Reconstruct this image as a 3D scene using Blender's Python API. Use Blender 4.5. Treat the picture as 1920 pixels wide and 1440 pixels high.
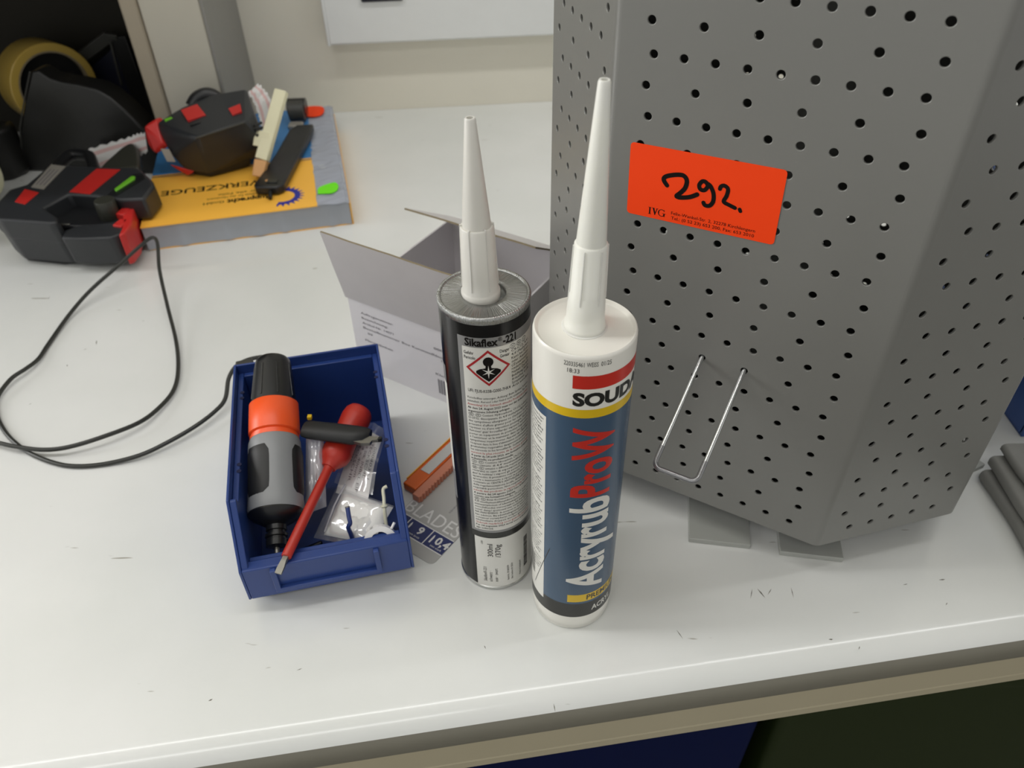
import bpy, bmesh, math, random
from mathutils import Vector, Matrix, geometry, noise

random.seed(7)
for o in list(bpy.data.objects): bpy.data.objects.remove(o)
SC = bpy.context.scene
COL = SC.collection
S = 0.001                       # everything below is measured in millimetres
PI = math.pi
def V(*a): return Vector(a)
def rad(a): return math.radians(a)

# ------------------------------------------------------------------ camera, light, exposure
cd = bpy.data.cameras.new('camera'); cam = bpy.data.objects.new('camera', cd); COL.objects.link(cam)
r_ = V(0.99975477, -0.01439126, -0.01683103); u_ = V(0.02214479, 0.6497117, 0.75985809); w_ = r_.cross(u_) * -1
M = Matrix((r_, u_, -w_)).transposed().to_4x4(); M.translation = V(0, 0, 0.43330378)
cam.matrix_world = M
cd.sensor_fit = 'HORIZONTAL'; cd.sensor_width = 36.0; cd.lens = 36.0 * 1486.437 / 1920.0
cd.clip_start = 0.01; cd.clip_end = 50
cd.dof.use_dof = True; cd.dof.focus_distance = 0.42; cd.dof.aperture_fstop = 12.0
SC.camera = cam
wd = bpy.data.worlds.new('world'); SC.world = wd; wd.use_nodes = True
bg = wd.node_tree.nodes['Background']; bg.inputs[0].default_value = (1.0, 0.995, 0.975, 1); bg.inputs[1].default_value = 0.57
def tube_light(name, x, y, z, length, energy, rot=0.0, width=0.07):
    l = bpy.data.lights.new(name, 'AREA'); l.shape = 'RECTANGLE'; l.size = length; l.size_y = width
    l.energy = energy; l.color = (1.0, 0.995, 0.985)
    o = bpy.data.objects.new(name, l); COL.objects.link(o); o.location = (x, y, z); o.rotation_euler = (0, 0, rot)
    return o
tube_light('ceiling_tube', -0.05, 0.40, 1.78, 3.4, 16.5, rad(5))
wl = bpy.data.lights.new('side_fill', 'AREA'); wl.shape = 'RECTANGLE'; wl.size = 1.1; wl.size_y = 1.0; wl.energy = 43; wl.color = (1.0, 0.995, 0.985)  # area light added out of view at left to brighten left-facing sides
wo = bpy.data.objects.new('side_fill', wl); COL.objects.link(wo); wo.location = (-2.45, 0.80, 0.80); wo.rotation_euler = (rad(90), 0, rad(-90))
tube_light('ceiling_tube', -0.6, -1.05, 1.78, 1.5, 8, rad(5), 0.15)
vs = SC.view_settings
vs.view_transform = 'Standard'; vs.look = 'None'; vs.gamma = 1; vs.use_curve_mapping = False; vs.exposure = 0.0

# ------------------------------------------------------------------ materials
def lin(c):
    c = c.lstrip('#'); v = [int(c[i:i+2], 16) / 255 for i in (0, 2, 4)]
    return tuple(x / 12.92 if x <= 0.04045 else ((x + 0.055) / 1.055) ** 2.4 for x in v) + (1,)
def mat(name, c, rough=0.5, metal=0.0, spec=0.5, var=0.0, scale=60, bump=0.0, bscale=300, trans=0.0, alpha=1.0, coat=0.0, sss=0.0):
    m = bpy.data.materials.new(name); m.use_nodes = True
    nt = m.node_tree; b = nt.nodes['Principled BSDF']
    base = lin(c); b.inputs['Base Color'].default_value = base
    b.inputs['Roughness'].default_value = rough; b.inputs['Metallic'].default_value = metal
    b.inputs['Specular IOR Level'].default_value = spec
    b.inputs['Transmission Weight'].default_value = trans; b.inputs['Alpha'].default_value = alpha
    b.inputs['Coat Weight'].default_value = coat; b.inputs['Coat Roughness'].default_value = 0.12
    if sss:
        b.inputs['Subsurface Weight'].default_value = sss; b.inputs['Subsurface Radius'].default_value = (0.004, 0.004, 0.0035)
        b.inputs['Subsurface Scale'].default_value = 1.0
    tc = nt.nodes.new('ShaderNodeTexCoord')
    if var:
        n = nt.nodes.new('ShaderNodeTexNoise'); n.inputs['Scale'].default_value = scale; n.inputs['Detail'].default_value = 4
        mx = nt.nodes.new('ShaderNodeMix'); mx.data_type = 'RGBA'
        mx.inputs[6].default_value = tuple(x * (1 - var) for x in base[:3]) + (1,)
        mx.inputs[7].default_value = tuple(min(1, x * (1 + var)) for x in base[:3]) + (1,)
        nt.links.new(tc.outputs['Object'], n.inputs['Vector']); nt.links.new(n.outputs['Fac'], mx.inputs[0])
        nt.links.new(mx.outputs[2], b.inputs['Base Color'])
    if bump:
        n2 = nt.nodes.new('ShaderNodeTexNoise'); n2.inputs['Scale'].default_value = bscale; n2.inputs['Detail'].default_value = 3
        bp = nt.nodes.new('ShaderNodeBump'); bp.inputs['Strength'].default_value = bump; bp.inputs['Distance'].default_value = 0.0005
        nt.links.new(tc.outputs['Object'], n2.inputs['Vector']); nt.links.new(n2.outputs['Fac'], bp.inputs['Height'])
        nt.links.new(bp.outputs['Normal'], b.inputs['Normal'])
    return m

def worktop_mat():
    m = mat('white_laminate', '#E2E3E0', 0.17, spec=0.45, bump=0.02, bscale=500)
    nt = m.node_tree; b = nt.nodes['Principled BSDF']; tc = nt.nodes['Texture Coordinate']
    base = nt.nodes.new('ShaderNodeTexNoise'); base.inputs['Scale'].default_value = 5; base.inputs['Detail'].default_value = 6
    cr = nt.nodes.new('ShaderNodeValToRGB'); cr.color_ramp.elements[0].color = lin('#D9DBD8'); cr.color_ramp.elements[1].color = lin('#E3E4E2')
    cr.color_ramp.elements[0].position = 0.35; cr.color_ramp.elements[1].position = 0.65
    nt.links.new(tc.outputs['Object'], base.inputs['Vector']); nt.links.new(base.outputs['Fac'], cr.inputs['Fac'])
    # thin scuffs: stretched noise, thresholded, broken up by a second noise
    mp = nt.nodes.new('ShaderNodeMapping'); mp.inputs['Scale'].default_value = (30, 190, 60); mp.inputs['Rotation'].default_value = (0, 0, 1.1)
    sc = nt.nodes.new('ShaderNodeTexNoise'); sc.inputs['Scale'].default_value = 1.0; sc.inputs['Detail'].default_value = 2
    r2 = nt.nodes.new('ShaderNodeValToRGB'); r2.color_ramp.elements[0].position = 0.735; r2.color_ramp.elements[1].position = 0.77
    nt.links.new(tc.outputs['Object'], mp.inputs['Vector']); nt.links.new(mp.outputs[0], sc.inputs['Vector']); nt.links.new(sc.outputs['Fac'], r2.inputs['Fac'])
    mx = nt.nodes.new('ShaderNodeMix'); mx.data_type = 'RGBA'; mx.inputs[7].default_value = lin('#9A978C')
    nt.links.new(r2.outputs['Color'], mx.inputs[0]); nt.links.new(cr.outputs['Color'], mx.inputs[6])
    nt.links.new(mx.outputs[2], b.inputs['Base Color'])
    return m
def brushed_mat():
    m = mat('brushed_aluminium', '#A6A7A5', 0.25, metal=1.0)
    nt = m.node_tree; b = nt.nodes['Principled BSDF']; tc = nt.nodes['Texture Coordinate']
    sp = nt.nodes.new('ShaderNodeSeparateXYZ'); at = nt.nodes.new('ShaderNodeMath'); at.operation = 'ARCTAN2'
    cb = nt.nodes.new('ShaderNodeCombineXYZ'); n = nt.nodes.new('ShaderNodeTexNoise'); n.inputs['Scale'].default_value = 34; n.inputs['Detail'].default_value = 5
    ln = nt.nodes.new('ShaderNodeVectorMath'); ln.operation = 'LENGTH'; ml = nt.nodes.new('ShaderNodeMath'); ml.operation = 'MULTIPLY'; ml.inputs[1].default_value = 9
    nt.links.new(tc.outputs['Object'], sp.inputs[0]); nt.links.new(sp.outputs[1], at.inputs[0]); nt.links.new(sp.outputs[0], at.inputs[1])
    nt.links.new(tc.outputs['Object'], ln.inputs[0]); nt.links.new(ln.outputs['Value'], ml.inputs[0])
    nt.links.new(at.outputs[0], cb.inputs[0]); nt.links.new(ml.outputs[0], cb.inputs[1]); nt.links.new(cb.outputs[0], n.inputs['Vector'])
    bp = nt.nodes.new('ShaderNodeBump'); bp.inputs['Strength'].default_value = 0.9; bp.inputs['Distance'].default_value = 0.001
    nt.links.new(n.outputs['Fac'], bp.inputs['Height']); nt.links.new(bp.outputs['Normal'], b.inputs['Normal'])
    return m
def bag_mat(name, tint, a):
    m = bpy.data.materials.new(name); m.use_nodes = True; nt = m.node_tree; nt.nodes.clear()
    out = nt.nodes.new('ShaderNodeOutputMaterial'); tr = nt.nodes.new('ShaderNodeBsdfTransparent'); gl = nt.nodes.new('ShaderNodeBsdfGlossy')
    df = nt.nodes.new('ShaderNodeBsdfDiffuse'); df.inputs[0].default_value = lin(tint); gl.inputs['Roughness'].default_value = 0.12
    gl.inputs[0].default_value = (0.9, 0.9, 0.92, 1)
    m1 = nt.nodes.new('ShaderNodeMixShader'); m1.inputs[0].default_value = a; m2 = nt.nodes.new('ShaderNodeMixShader'); m2.inputs[0].default_value = 0.16
    nt.links.new(tr.outputs[0], m1.inputs[1]); nt.links.new(df.outputs[0], m1.inputs[2])
    nt.links.new(m1.outputs[0], m2.inputs[1]); nt.links.new(gl.outputs[0], m2.inputs[2]); nt.links.new(m2.outputs[0], out.inputs[0])
    return m

MT = dict(
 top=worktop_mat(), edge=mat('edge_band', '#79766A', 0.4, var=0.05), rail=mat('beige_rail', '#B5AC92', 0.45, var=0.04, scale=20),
 wall=mat('painted_wall', '#E8E4D6', 0.8, var=0.03, scale=8, bump=0.2, bscale=120), post=mat('post_paint', '#C3BFB1', 0.6, var=0.03, scale=12),
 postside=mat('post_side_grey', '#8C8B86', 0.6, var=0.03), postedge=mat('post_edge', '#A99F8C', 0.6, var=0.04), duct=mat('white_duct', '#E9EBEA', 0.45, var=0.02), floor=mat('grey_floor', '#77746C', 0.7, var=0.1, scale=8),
 ceil=mat('white_ceiling', '#E6E4DD', 0.9, var=0.02), dkwood=mat('dark_brown_board', '#1B180D', 0.8, var=0.15, scale=14),
 sheet=mat('grey_powder_coat', '#7A7A76', 0.34, spec=0.65, var=0.03, scale=14, bump=0.06, bscale=900), foot=mat('grey_steel_plate', '#A9ABA6', 0.45, var=0.04),
 chrome=mat('bright_wire', '#D5D7D8', 0.18, metal=1.0, var=0.05), steel=mat('steel', '#8F8D86', 0.42, metal=1.0, var=0.06),
 orange=mat('neon_orange_paper', '#FF4406', 0.6, spec=0.3, var=0.02), ink=mat('black_ink', '#120E0C', 0.6, spec=0.15, var=0.1), redink=mat('red_ink', '#B3201F', 0.5, var=0.05),
 black=mat('black_lacquer', '#0A0A0C', 0.22, spec=0.35, var=0.1), alu=brushed_mat(), alurim=mat('aluminium', '#C6C7C5', 0.24, metal=1.0, var=0.05, scale=200),
 silver=mat('silver_print', '#8D8D8D', 0.35, metal=0.25, var=0.03), lwhite=mat('label_white', '#D9D8D2', 0.4, var=0.02), lgrey=mat('label_grey', '#7B7C7E', 0.4, var=0.04),
 dred=mat('hazard_red', '#A81A22', 0.4, var=0.03), nozzle=mat('frosted_nozzle', '#D6D4CD', 0.42, var=0.02, sss=0.3), nozzleb=mat('milky_nozzle', '#E6E6DE', 0.4, var=0.02, sss=0.35),
 white=mat('white_plastic', '#E4E2DA', 0.28, var=0.01), tube_blue=mat('print_blue', '#3B536C', 0.26, var=0.02), yellow=mat('print_yellow', '#DDB814', 0.28, var=0.02),
 pred=mat('print_red', '#C5281C', 0.28, var=0.02), pblack=mat('print_black', '#191917', 0.28, var=0.05), pwhite=mat('print_white', '#DEDDD6', 0.3, var=0.02),
 bin=mat('blue_polypropylene', '#27407F', 0.33, spec=0.5, var=0.05, scale=25, bump=0.05, bscale=700), binin=mat('blue_polypropylene_inside', '#27407F', 0.4, var=0.05, scale=25),
 notch=mat('notch_shade', '#0B1440', 0.6, var=0.1), rubber=mat('black_rubber', '#131415', 0.5, var=0.1), bplast=mat('black_plastic', '#141516', 0.3, spec=0.5, var=0.1),
 tool_orange=mat('tool_orange', '#F1571E', 0.38, var=0.03), tool_grey=mat('tool_grey', '#86888A', 0.42, var=0.04), red=mat('red_insulation', '#B52C1D', 0.4, var=0.05, bump=0.06),
 bag=bag_mat('clear_film', '#E4E5EC', 0.12), bag2=bag_mat('clear_bag_milky', '#D8D6DE', 0.5), tissue=mat('white_filling', '#F7F6F2', 0.6, var=0.04, scale=160, bump=0.8, bscale=170),
 paper=mat('paper', '#E8E6E4', 0.6, var=0.03), pink=mat('pink_print', '#E0BDBA', 0.6, var=0.05), box=mat('white_carton', '#D7D4D6', 0.62, var=0.03, scale=16, bump=0.08, bscale=90),
 kraft=mat('brown_corrugated', '#83775F', 0.85, var=0.2, scale=300), greyink=mat('grey_print', '#6F6C72', 0.6, var=0.05), scuff_shade=mat('scuffed_shaded_carton', '#BAB6B6', 0.7, var=0.06, scale=40),
 card=mat('grey_card', '#B4B3B0', 0.4, var=0.03), navy=mat('navy_print', '#1B2A66', 0.35, var=0.05), cardw=mat('card_white_print', '#E7E6E4', 0.4, var=0.02),
 blade_or=mat('orange_blade_case', '#E2661C', 0.3, var=0.06, alpha=0.93), blade_sal=mat('salmon_ribbed_case', '#D08468', 0.35, var=0.05), clear=mat('clear_window', '#C9C7C3', 0.2, var=0.05),
 cable=mat('black_cable', '#2A2B27', 0.42, var=0.08), gun=mat('charcoal_plastic', '#2B2D30', 0.42, var=0.06, scale=40, bump=0.05), gunb=mat('black_gun_plastic', '#191A1C', 0.38, var=0.08),
 gunred=mat('gun_red', '#C42A26', 0.42, var=0.04), lime=mat('lime_green', '#6CB82A', 0.4, var=0.05), plate=mat('metal_plate_label', '#9A968E', 0.4, metal=0.2, var=0.06, scale=120),
 olive=mat('olive_black', '#30312A', 0.45, var=0.06), cover=mat('orange_cover', '#FFBE48', 0.45, var=0.03, scale=12), coverb=mat('blue_cover', '#3F7FB8', 0.45, var=0.03),
 pages=mat('page_edges', '#A9ADB4', 0.7, var=0.05, scale=25), wrap=mat('grey_wrapped_page', '#A3A8B5', 0.16, var=0.06, scale=30, bump=1.0, bscale=45), gear=mat('gear_blue', '#2A3096', 0.5, var=0.04),
 neon=mat('neon_green', '#74F00A', 0.5, var=0.02), cream=mat('cream_plastic', '#E9E5C4', 0.45, var=0.03), peach=mat('peach_tip', '#D9A56E', 0.5, var=0.05),
 tape=mat('yellow_tape', '#B69A4A', 0.3, var=0.04), dkgrey=mat('dark_grey_plastic', '#3B3B37', 0.5, var=0.06), tdisp=mat('black_dispenser', '#1A1A19', 0.34, var=0.1, scale=15),
 navyd=mat('dark_navy', '#0B0E22', 0.5, var=0.1), cloth=mat('dirty_grey_sheet', '#83837F', 0.8, var=0.12, scale=60, bump=0.5, bscale=120), bluebox=mat('blue_bin_far', '#3A5CA0', 0.4, var=0.04),
 crate_b=mat('navy_crate', '#03103C', 0.5, spec=0.08, var=0.06), crate_g=mat('green_crate', '#202A0E', 0.5, spec=0.2, var=0.06), hookblue=mat('blue_coated_hook', '#2C3D78', 0.4, var=0.05), lcream=mat('cream_hook', '#DAD8C0', 0.4, var=0.03),
 wplast=mat('white_clip', '#EEEDEB', 0.4, var=0.02), maroon=mat('maroon_print', '#7A2630', 0.5, var=0.05), speck=mat('dark_speck', '#6E6B62', 0.8, var=0.1), coat=mat('grey_coating', '#8F9092', 0.25, metal=0.6, var=0.05),
)

# ------------------------------------------------------------------ scene helpers
ROOT = {}
def thing(name, label, cat, loc, group=None):
    o = bpy.data.objects.new(name, None); COL.objects.link(o); o.empty_display_size = 0.01
    o.location = Vector(loc) * S; o['label'] = label; o['category'] = cat
    if group: o['group'] = group
    ROOT[o] = Vector(loc)
    return o
def put(name, bm, m, parent=None, smooth=False, bevel=0.0, seg=2, angle=35, stuff=False, label=None, origin=None):
    """links a bmesh given in world millimetres as ONE mesh object (a part when it has a parent)"""
    org = ROOT[parent] if parent is not None else (Vector(origin) if origin is not None else Vector((0, 0, 0)))
    bm.transform(Matrix.Translation(-org)); bm.transform(Matrix.Scale(S, 4))
    me = bpy.data.meshes.new(name); bm.to_mesh(me); bm.free()
    ms = m if isinstance(m, (list, tuple)) else [m]
    for k in ms: me.materials.append(MT[k])
    o = bpy.data.objects.new(name, me); COL.objects.link(o)
    if parent is not None: o.parent = parent
    else: o.location = org * S
    ROOT[o] = org
    if bevel:
        b = o.modifiers.new('bevel', 'BEVEL'); b.width = bevel * S; b.segments = seg; b.limit_method = 'ANGLE'; b.angle_limit = rad(angle)
        b.harden_normals = False
        smooth = True
    if smooth:
        me.shade_smooth()
        try: me.set_sharp_from_angle(angle=rad(angle))
        except Exception: pass
    if stuff: o['kind'] = 'stuff'
    if label: o['label'] = label
    return o
def tag(o, label, cat, group=None):
    o['label'] = label; o['category'] = cat
    if group: o['group'] = group
    return o
def struct(o): o['kind'] = 'structure'; return o
def NB(): return bmesh.new()
def face(bm, pts):
    return bm.faces.new([bm.verts.new(p) for p in pts])
def box(bm, x0, x1, y0, y1, z0, z1, mx=None):
    mx = mx or Matrix()
    c = [mx @ V(x, y, z) for z in (z0, z1) for x, y in ((x0, y0), (x1, y0), (x1, y1), (x0, y1))]
    v = [bm.verts.new(p) for p in c]
    for f in ((3, 2, 1, 0), (4, 5, 6, 7), (0, 1, 5, 4), (1, 2, 6, 5), (2, 3, 7, 6), (3, 0, 4, 7)): bm.faces.new([v[i] for i in f])
def loft(bm, rings, cap=True, closed=True):
    vs_ = [[bm.verts.new(p) for p in r] for r in rings]
    n = len(rings[0])
    for a, b in zip(vs_, vs_[1:]):
        for i in range(n if closed else n - 1):
            j = (i + 1) % n; bm.faces.new((a[i], a[j], b[j], b[i]))
    if cap:
        bm.faces.new(vs_[0][::-1]); bm.faces.new(vs_[-1])
    return vs_
def ccw(p):
    a = sum(p[i][0] * p[(i + 1) % len(p)][1] - p[(i + 1) % len(p)][0] * p[i][1] for i in range(len(p)))
    return list(p) if a > 0 else list(p)[::-1]
def prism(bm, poly, z0, z1, shift=(0, 0), mx=None, inset=1.0):
    """vertical prism of a plan outline; the foot can be shifted and shrunk"""
    mx = mx or Matrix(); p = ccw(poly); cx = sum(a[0] for a in p) / len(p); cy = sum(a[1] for a in p) / len(p)
    lo = [mx @ V(cx + (a[0] - cx) * inset + shift[0], cy + (a[1] - cy) * inset + shift[1], z0) for a in p]
    loft(bm, [lo, [mx @ V(a[0], a[1], z1) for a in p]])
def catmull(pts, n=8):
    pts = [Vector(p) for p in pts]; out = []
    for i in range(len(pts) - 1):
        p0 = pts[max(i - 1, 0)]; p1 = pts[i]; p2 = pts[i + 1]; p3 = pts[min(i + 2, len(pts) - 1)]
        for k in range(n):
            t = k / n
            out.append(0.5 * ((2 * p1) + (p2 - p0) * t + (2 * p0 - 5 * p1 + 4 * p2 - p3) * t * t + (3 * p1 - p0 - 3 * p2 + p3) * t ** 3))
    out.append(pts[-1]); return out
def tube(bm, pts, r, n=10, rs=None):
    pts = [Vector(p) for p in pts]; rings = []; prev = None
    for i, p in enumerate(pts):
        d = (pts[min(i + 1, len(pts) - 1)] - pts[max(i - 1, 0)]).normalized()
        if prev is None:
            a = d.orthogonal().normalized()
        else:
            a = (prev - d * prev.dot(d)).normalized()
        prev = a; b = d.cross(a); rr = rs[i] if rs else r
        rings.append([p + (a * math.cos(2 * PI * k / n) + b * math.sin(2 * PI * k / n)) * rr for k in range(n)])
    loft(bm, rings)
def lathe(bm, prof, base, axis=(0, 0, 1), n=48, cap=True):
    """prof: (radius, height) pairs along the axis from base"""
    ax = Vector(axis).normalized(); a = ax.orthogonal().normalized(); b = ax.cross(a); base = Vector(base)
    rings = [[base + ax * h + (a * math.cos(2 * PI * k / n) + b * math.sin(2 * PI * k / n)) * max(r, 1e-3) for k in range(n)] for r, h in prof]
    loft(bm, rings, cap)
def frame_mx(o, x, y):
    x = Vector(x).normalized(); z = x.cross(Vector(y)).normalized(); y = z.cross(x)
    m = Matrix((x, y, z)).transposed().to_4x4(); m.translation = Vector(o); return m

# ------------------------------------------------------------------ lettering
_caph = {}
def text_bm(s, h, width=None, bold=0.0, cond=1.0, align='L', step=0.0, res=2, upright=False):
    """flat lettering in its own xy plane, baseline at y=0, cap height h (mm); optional exact width"""
    def mk(t):
        c = bpy.data.curves.new('lettering', 'FONT'); c.body = t; c.resolution_u = res; c.offset = bold
        o = bpy.data.objects.new('lettering', c); me = o.to_mesh(); b = bmesh.new(); b.from_mesh(me)
        o.to_mesh_clear(); bpy.data.objects.remove(o); bpy.data.curves.remove(c); return b
    if 'H' not in _caph:
        b = mk('H'); _caph['H'] = max(v.co.y for v in b.verts) - min(v.co.y for v in b.verts); b.free()
    b = mk(s)
    if not b.verts: return b
    x0 = min(v.co.x for v in b.verts); x1 = max(v.co.x for v in b.verts)
    sy = h / _caph['H']; sx = (width / (x1 - x0)) if width else sy * cond
    W = (x1 - x0) * sx; off = {'L': 0, 'C': -W / 2, 'R': -W}[align]
    for v in b.verts: v.co = V((v.co.x - x0) * sx + off, v.co.y * sy, 0)
    if step:
        for ax, lo, hi in ((V(1, 0, 0), off, off + W), (V(0, 1, 0), -0.4 * h, 1.2 * h)):
            if ax.y and not upright: continue
            if ax.x and upright: continue
            t = lo
            while t < hi:
                bmesh.ops.bisect_plane(b, geom=b.verts[:] + b.edges[:] + b.faces[:], plane_co=ax * t, plane_no=ax); t += step
    return b
def merge(dst, src, fn):
    """adds src to dst, each vertex mapped by fn(x, y)"""
    mp = {v: dst.verts.new(fn(v.co.x, v.co.y)) for v in src.verts}
    for f in src.faces:
        try: dst.faces.new([mp[v] for v in f.verts])
        except ValueError: pass
    src.free()
def rectm(bm, x0, x1, y0, y1, fn, nx=1, ny=1):
    g = [[bm.verts.new(fn(x0 + (x1 - x0) * i / nx, y0 + (y1 - y0) * j / ny)) for i in range(nx + 1)] for j in range(ny + 1)]
    for j in range(ny):
        for i in range(nx): bm.faces.new((g[j][i], g[j][i + 1], g[j + 1][i + 1], g[j + 1][i]))
def polym(bm, pts, fn):
    bm.faces.new([bm.verts.new(fn(x, y)) for x, y in ccw(pts)])
def stroke(bm, pts, w, fn, n=5, lift=None):
    """a pen stroke with round ends as a flat ribbon; lift(offset) gives the mapping at a height, so crossings never coincide"""
    p = [Vector((a[0], a[1], 0)) for a in pts]; p = catmull(p, n) if len(p) > 2 else p
    fs = [lift(0.04 * i / len(p)) if lift else fn for i in range(len(p))]
    D = [(p[min(i + 1, len(p) - 1)] - p[max(i - 1, 0)]).normalized() for i in range(len(p))]
    for i in range(len(p) - 1):
        q = []
        for k, s_ in ((i, -1), (i + 1, -1), (i + 1, 1), (i, 1)):
            c = p[k] + V(-D[k].y, D[k].x, 0) * (s_ * w / 2); q.append(bm.verts.new(fs[k](c.x, c.y)))
        bm.faces.new(q)
    for c, d, g in ((p[0], -D[0], fs[0]), (p[-1], D[-1], fs[-1])):
        a0 = math.atan2(d.y, d.x)
        bm.faces.new([bm.verts.new(g(c.x + w / 2 * math.cos(a0 + t * PI / 8), c.y + w / 2 * math.sin(a0 + t * PI / 8))) for t in range(-4, 5)])
def serif_letters(bm, h, fn):
    """the three serif capitals I V G, cap height h, from x=0; returns their width"""
    q = h
    def pl(pts): polym(bm, [(a * q, b * q) for a, b in pts], fn)
    pl([(0.12, 0), (0.30, 0), (0.30, 1), (0.12, 1)]); pl([(0, 0), (0.42, 0), (0.42, 0.05), (0, 0.05)]); pl([(0, 0.95), (0.42, 0.95), (0.42, 1), (0, 1)])
    pl([(0.58, 1), (0.80, 1), (1.0, 0.3), (0.90, 0)]); pl([(0.90, 0), (1.0, 0.3), (1.22, 1), (1.14, 1)] if False else [(0.86, 0), (0.96, 0), (1.26, 1), (1.16, 1)])
    pl([(0.48, 0.95), (0.88, 0.95), (0.88, 1), (0.48, 1)]); pl([(1.06, 0.95), (1.36, 0.95), (1.36, 1), (1.06, 1)])
    c = (1.84, 0.5)
    for k in range(20):
        a0 = rad(50 + k * 13.5); a1 = rad(50 + (k + 1) * 13.5); o = 0.52; i0 = lambda a: 0.32 + 0.12 * abs(math.sin(a))
        pl([(c[0] + i0(a0) * math.cos(a0), c[1] + i0(a0) * math.sin(a0)), (c[0] + o * math.cos(a0) * 0.95, c[1] + o * math.sin(a0)),
            (c[0] + o * math.cos(a1) * 0.95, c[1] + o * math.sin(a1)), (c[0] + i0(a1) * math.cos(a1), c[1] + i0(a1) * math.sin(a1))])
    pl([(2.1, 0.06), (2.28, 0.0), (2.28, 0.46), (2.1, 0.46)]); pl([(1.92, 0.42), (2.42, 0.42), (2.42, 0.47), (1.92, 0.47)]); pl([(2.16, 0.72), (2.22, 0.72), (2.22, 1.0), (2.17, 1.0)])
    return 2.42 * q

# ------------------------------------------------------------------ the room
AL = rad(4.373); E1 = V(math.cos(AL), math.sin(AL), 0); E2 = V(-math.sin(AL), math.cos(AL), 0)
WM = Matrix((E1, E2, V(0, 0, 1))).transposed().to_4x4()         # wall frame: x along the wall, y away from the camera
WY = 1122.8
b = NB(); box(b, -2600, 2600, WY, WY + 120, -750, 1850, WM); struct(put('wall_back', b, 'wall'))
b = NB(); box(b, -2600, 2600, -2600, WY, -850, -750, WM); struct(put('floor', b, 'floor'))
b = NB(); box(b, -2600, 2600, -2600, WY, 1850, 1900, WM); struct(put('ceiling', b, 'ceil'))
# square post in front of the wall, with its brownish edge strip
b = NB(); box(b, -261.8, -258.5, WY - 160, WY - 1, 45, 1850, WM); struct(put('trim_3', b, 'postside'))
b = NB(); box(b, -328, -262, WY - 160, WY, 45, 1850, WM); struct(put('trim_1', b, 'post', bevel=2))
b = NB(); box(b, -347, -328.4, WY - 163, WY, 45, 1850, WM); struct(put('trim_2', b, 'postedge', bevel=2))

# dark cupboard niche left of the post
t = thing('cupboard', 'dark brown open cupboard niche left of the wall post', 'cupboard', WM @ V(-700, WY - 150, 0))
b = NB(); box(b, -1150, -348, WY - 14, WY - 2, 1, 420, WM); put('back_panel', b, 'dkwood', t)
b = NB(); box(b, -1168, -1150, WY - 420, WY - 2, 1, 420, WM); put('side_panel', b, 'dkwood', t)
b = NB(); box(b, -1168, -349, WY - 420, WY - 2, 420, 440, WM); put('top_panel', b, 'dkwood', t)

# white cable trunking on the wall with one socket
t = thing('cable_trunking', 'white cable trunking running along the back wall above the worktop', 'trunking', WM @ V(300, WY, 96))
b = NB(); box(b, -147.5, 1500, WY - 22, WY - 0.5, 97, 230, WM); put('trunking_body', b, 'duct', t, bevel=3)
b = NB(); box(b, -149, -146, WY - 23, WY - 0.6, 96, 231, WM); put('end_cap', b, 'duct', t, bevel=1)
b = NB(); box(b, -98, -45, WY - 26, WY - 21, 149, 200, WM); s = put('socket', b, 'navyd', t, bevel=2)
b = NB(); box(b, -101, -42, WY - 23, WY - 21.5, 146.5, 203, WM); put('socket_frame', b, 'duct', t, bevel=1)

# ------------------------------------------------------------------ workbench
t = thing('workbench', 'white laminate workbench top with rounded front edge and beige rail', 'workbench', WM @ V(0, 600, -750))
def fy(x): return 235.6 + 0.0585 * x        # front edge line: top tangent, wall frame
b = NB(); prof = [(0.0, 0.0)]
R = 19.0
for k in range(10):
    a = rad(56) * k / 9; prof.append((-R * math.sin(a), -R + R * math.cos(a)))
prof2 = [(-R * math.sin(rad(56 + 58 * k / 6)), -R + R * math.cos(rad(56 + 58 * k / 6))) for k in range(7)]
zb = prof2[-1][1]
xs = [-1400 + 100 * i for i in range(29)]
rings = []
for x in xs:
    rings.append([WM @ V(x, WY - 0.6, 0)] + [WM @ V(x, fy(x) + p[0], p[1]) for p in prof] + [WM @ V(x, fy(x) + 2, -9), WM @ V(x, fy(x) + 2, zb), WM @ V(x, WY - 0.6, zb)])
loft(b, rings); put('worktop', b, 'top', t, smooth=True, angle=40)
b = NB(); rings = []
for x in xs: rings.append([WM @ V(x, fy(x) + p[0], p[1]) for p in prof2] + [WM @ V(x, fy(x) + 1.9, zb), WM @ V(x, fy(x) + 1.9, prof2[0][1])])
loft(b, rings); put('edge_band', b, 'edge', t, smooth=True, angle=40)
b = NB(); rings = []
for x in xs:
    y = fy(x) - 17.2; rings.append([WM @ V(x, y, zb), WM @ V(x, y + 22, zb), WM @ V(x, y + 22, -57), WM @ V(x, y - 0.3, -57), WM @ V(x, y - 0.3, -50.2), WM @ V(x, y + 0.4, -49.6), WM @ V(x, y + 0.4, -48.8), WM @ V(x, y - 0.2, -48.2)])
loft(b, rings); put('front_rail', b, 'rail', t)
for x in (-1350, 1350):
    b = NB(); box(b, x - 25, x + 25, fy(x) + 30, fy(x) + 80, -750, zb - 0.2, WM); put('leg', b, 'rail', t, bevel=2)
    b = NB(); box(b, x - 25, x + 25, WY - 90, WY - 40, -750, zb - 0.2, WM); put('leg', b, 'rail', t, bevel=2)
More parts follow.
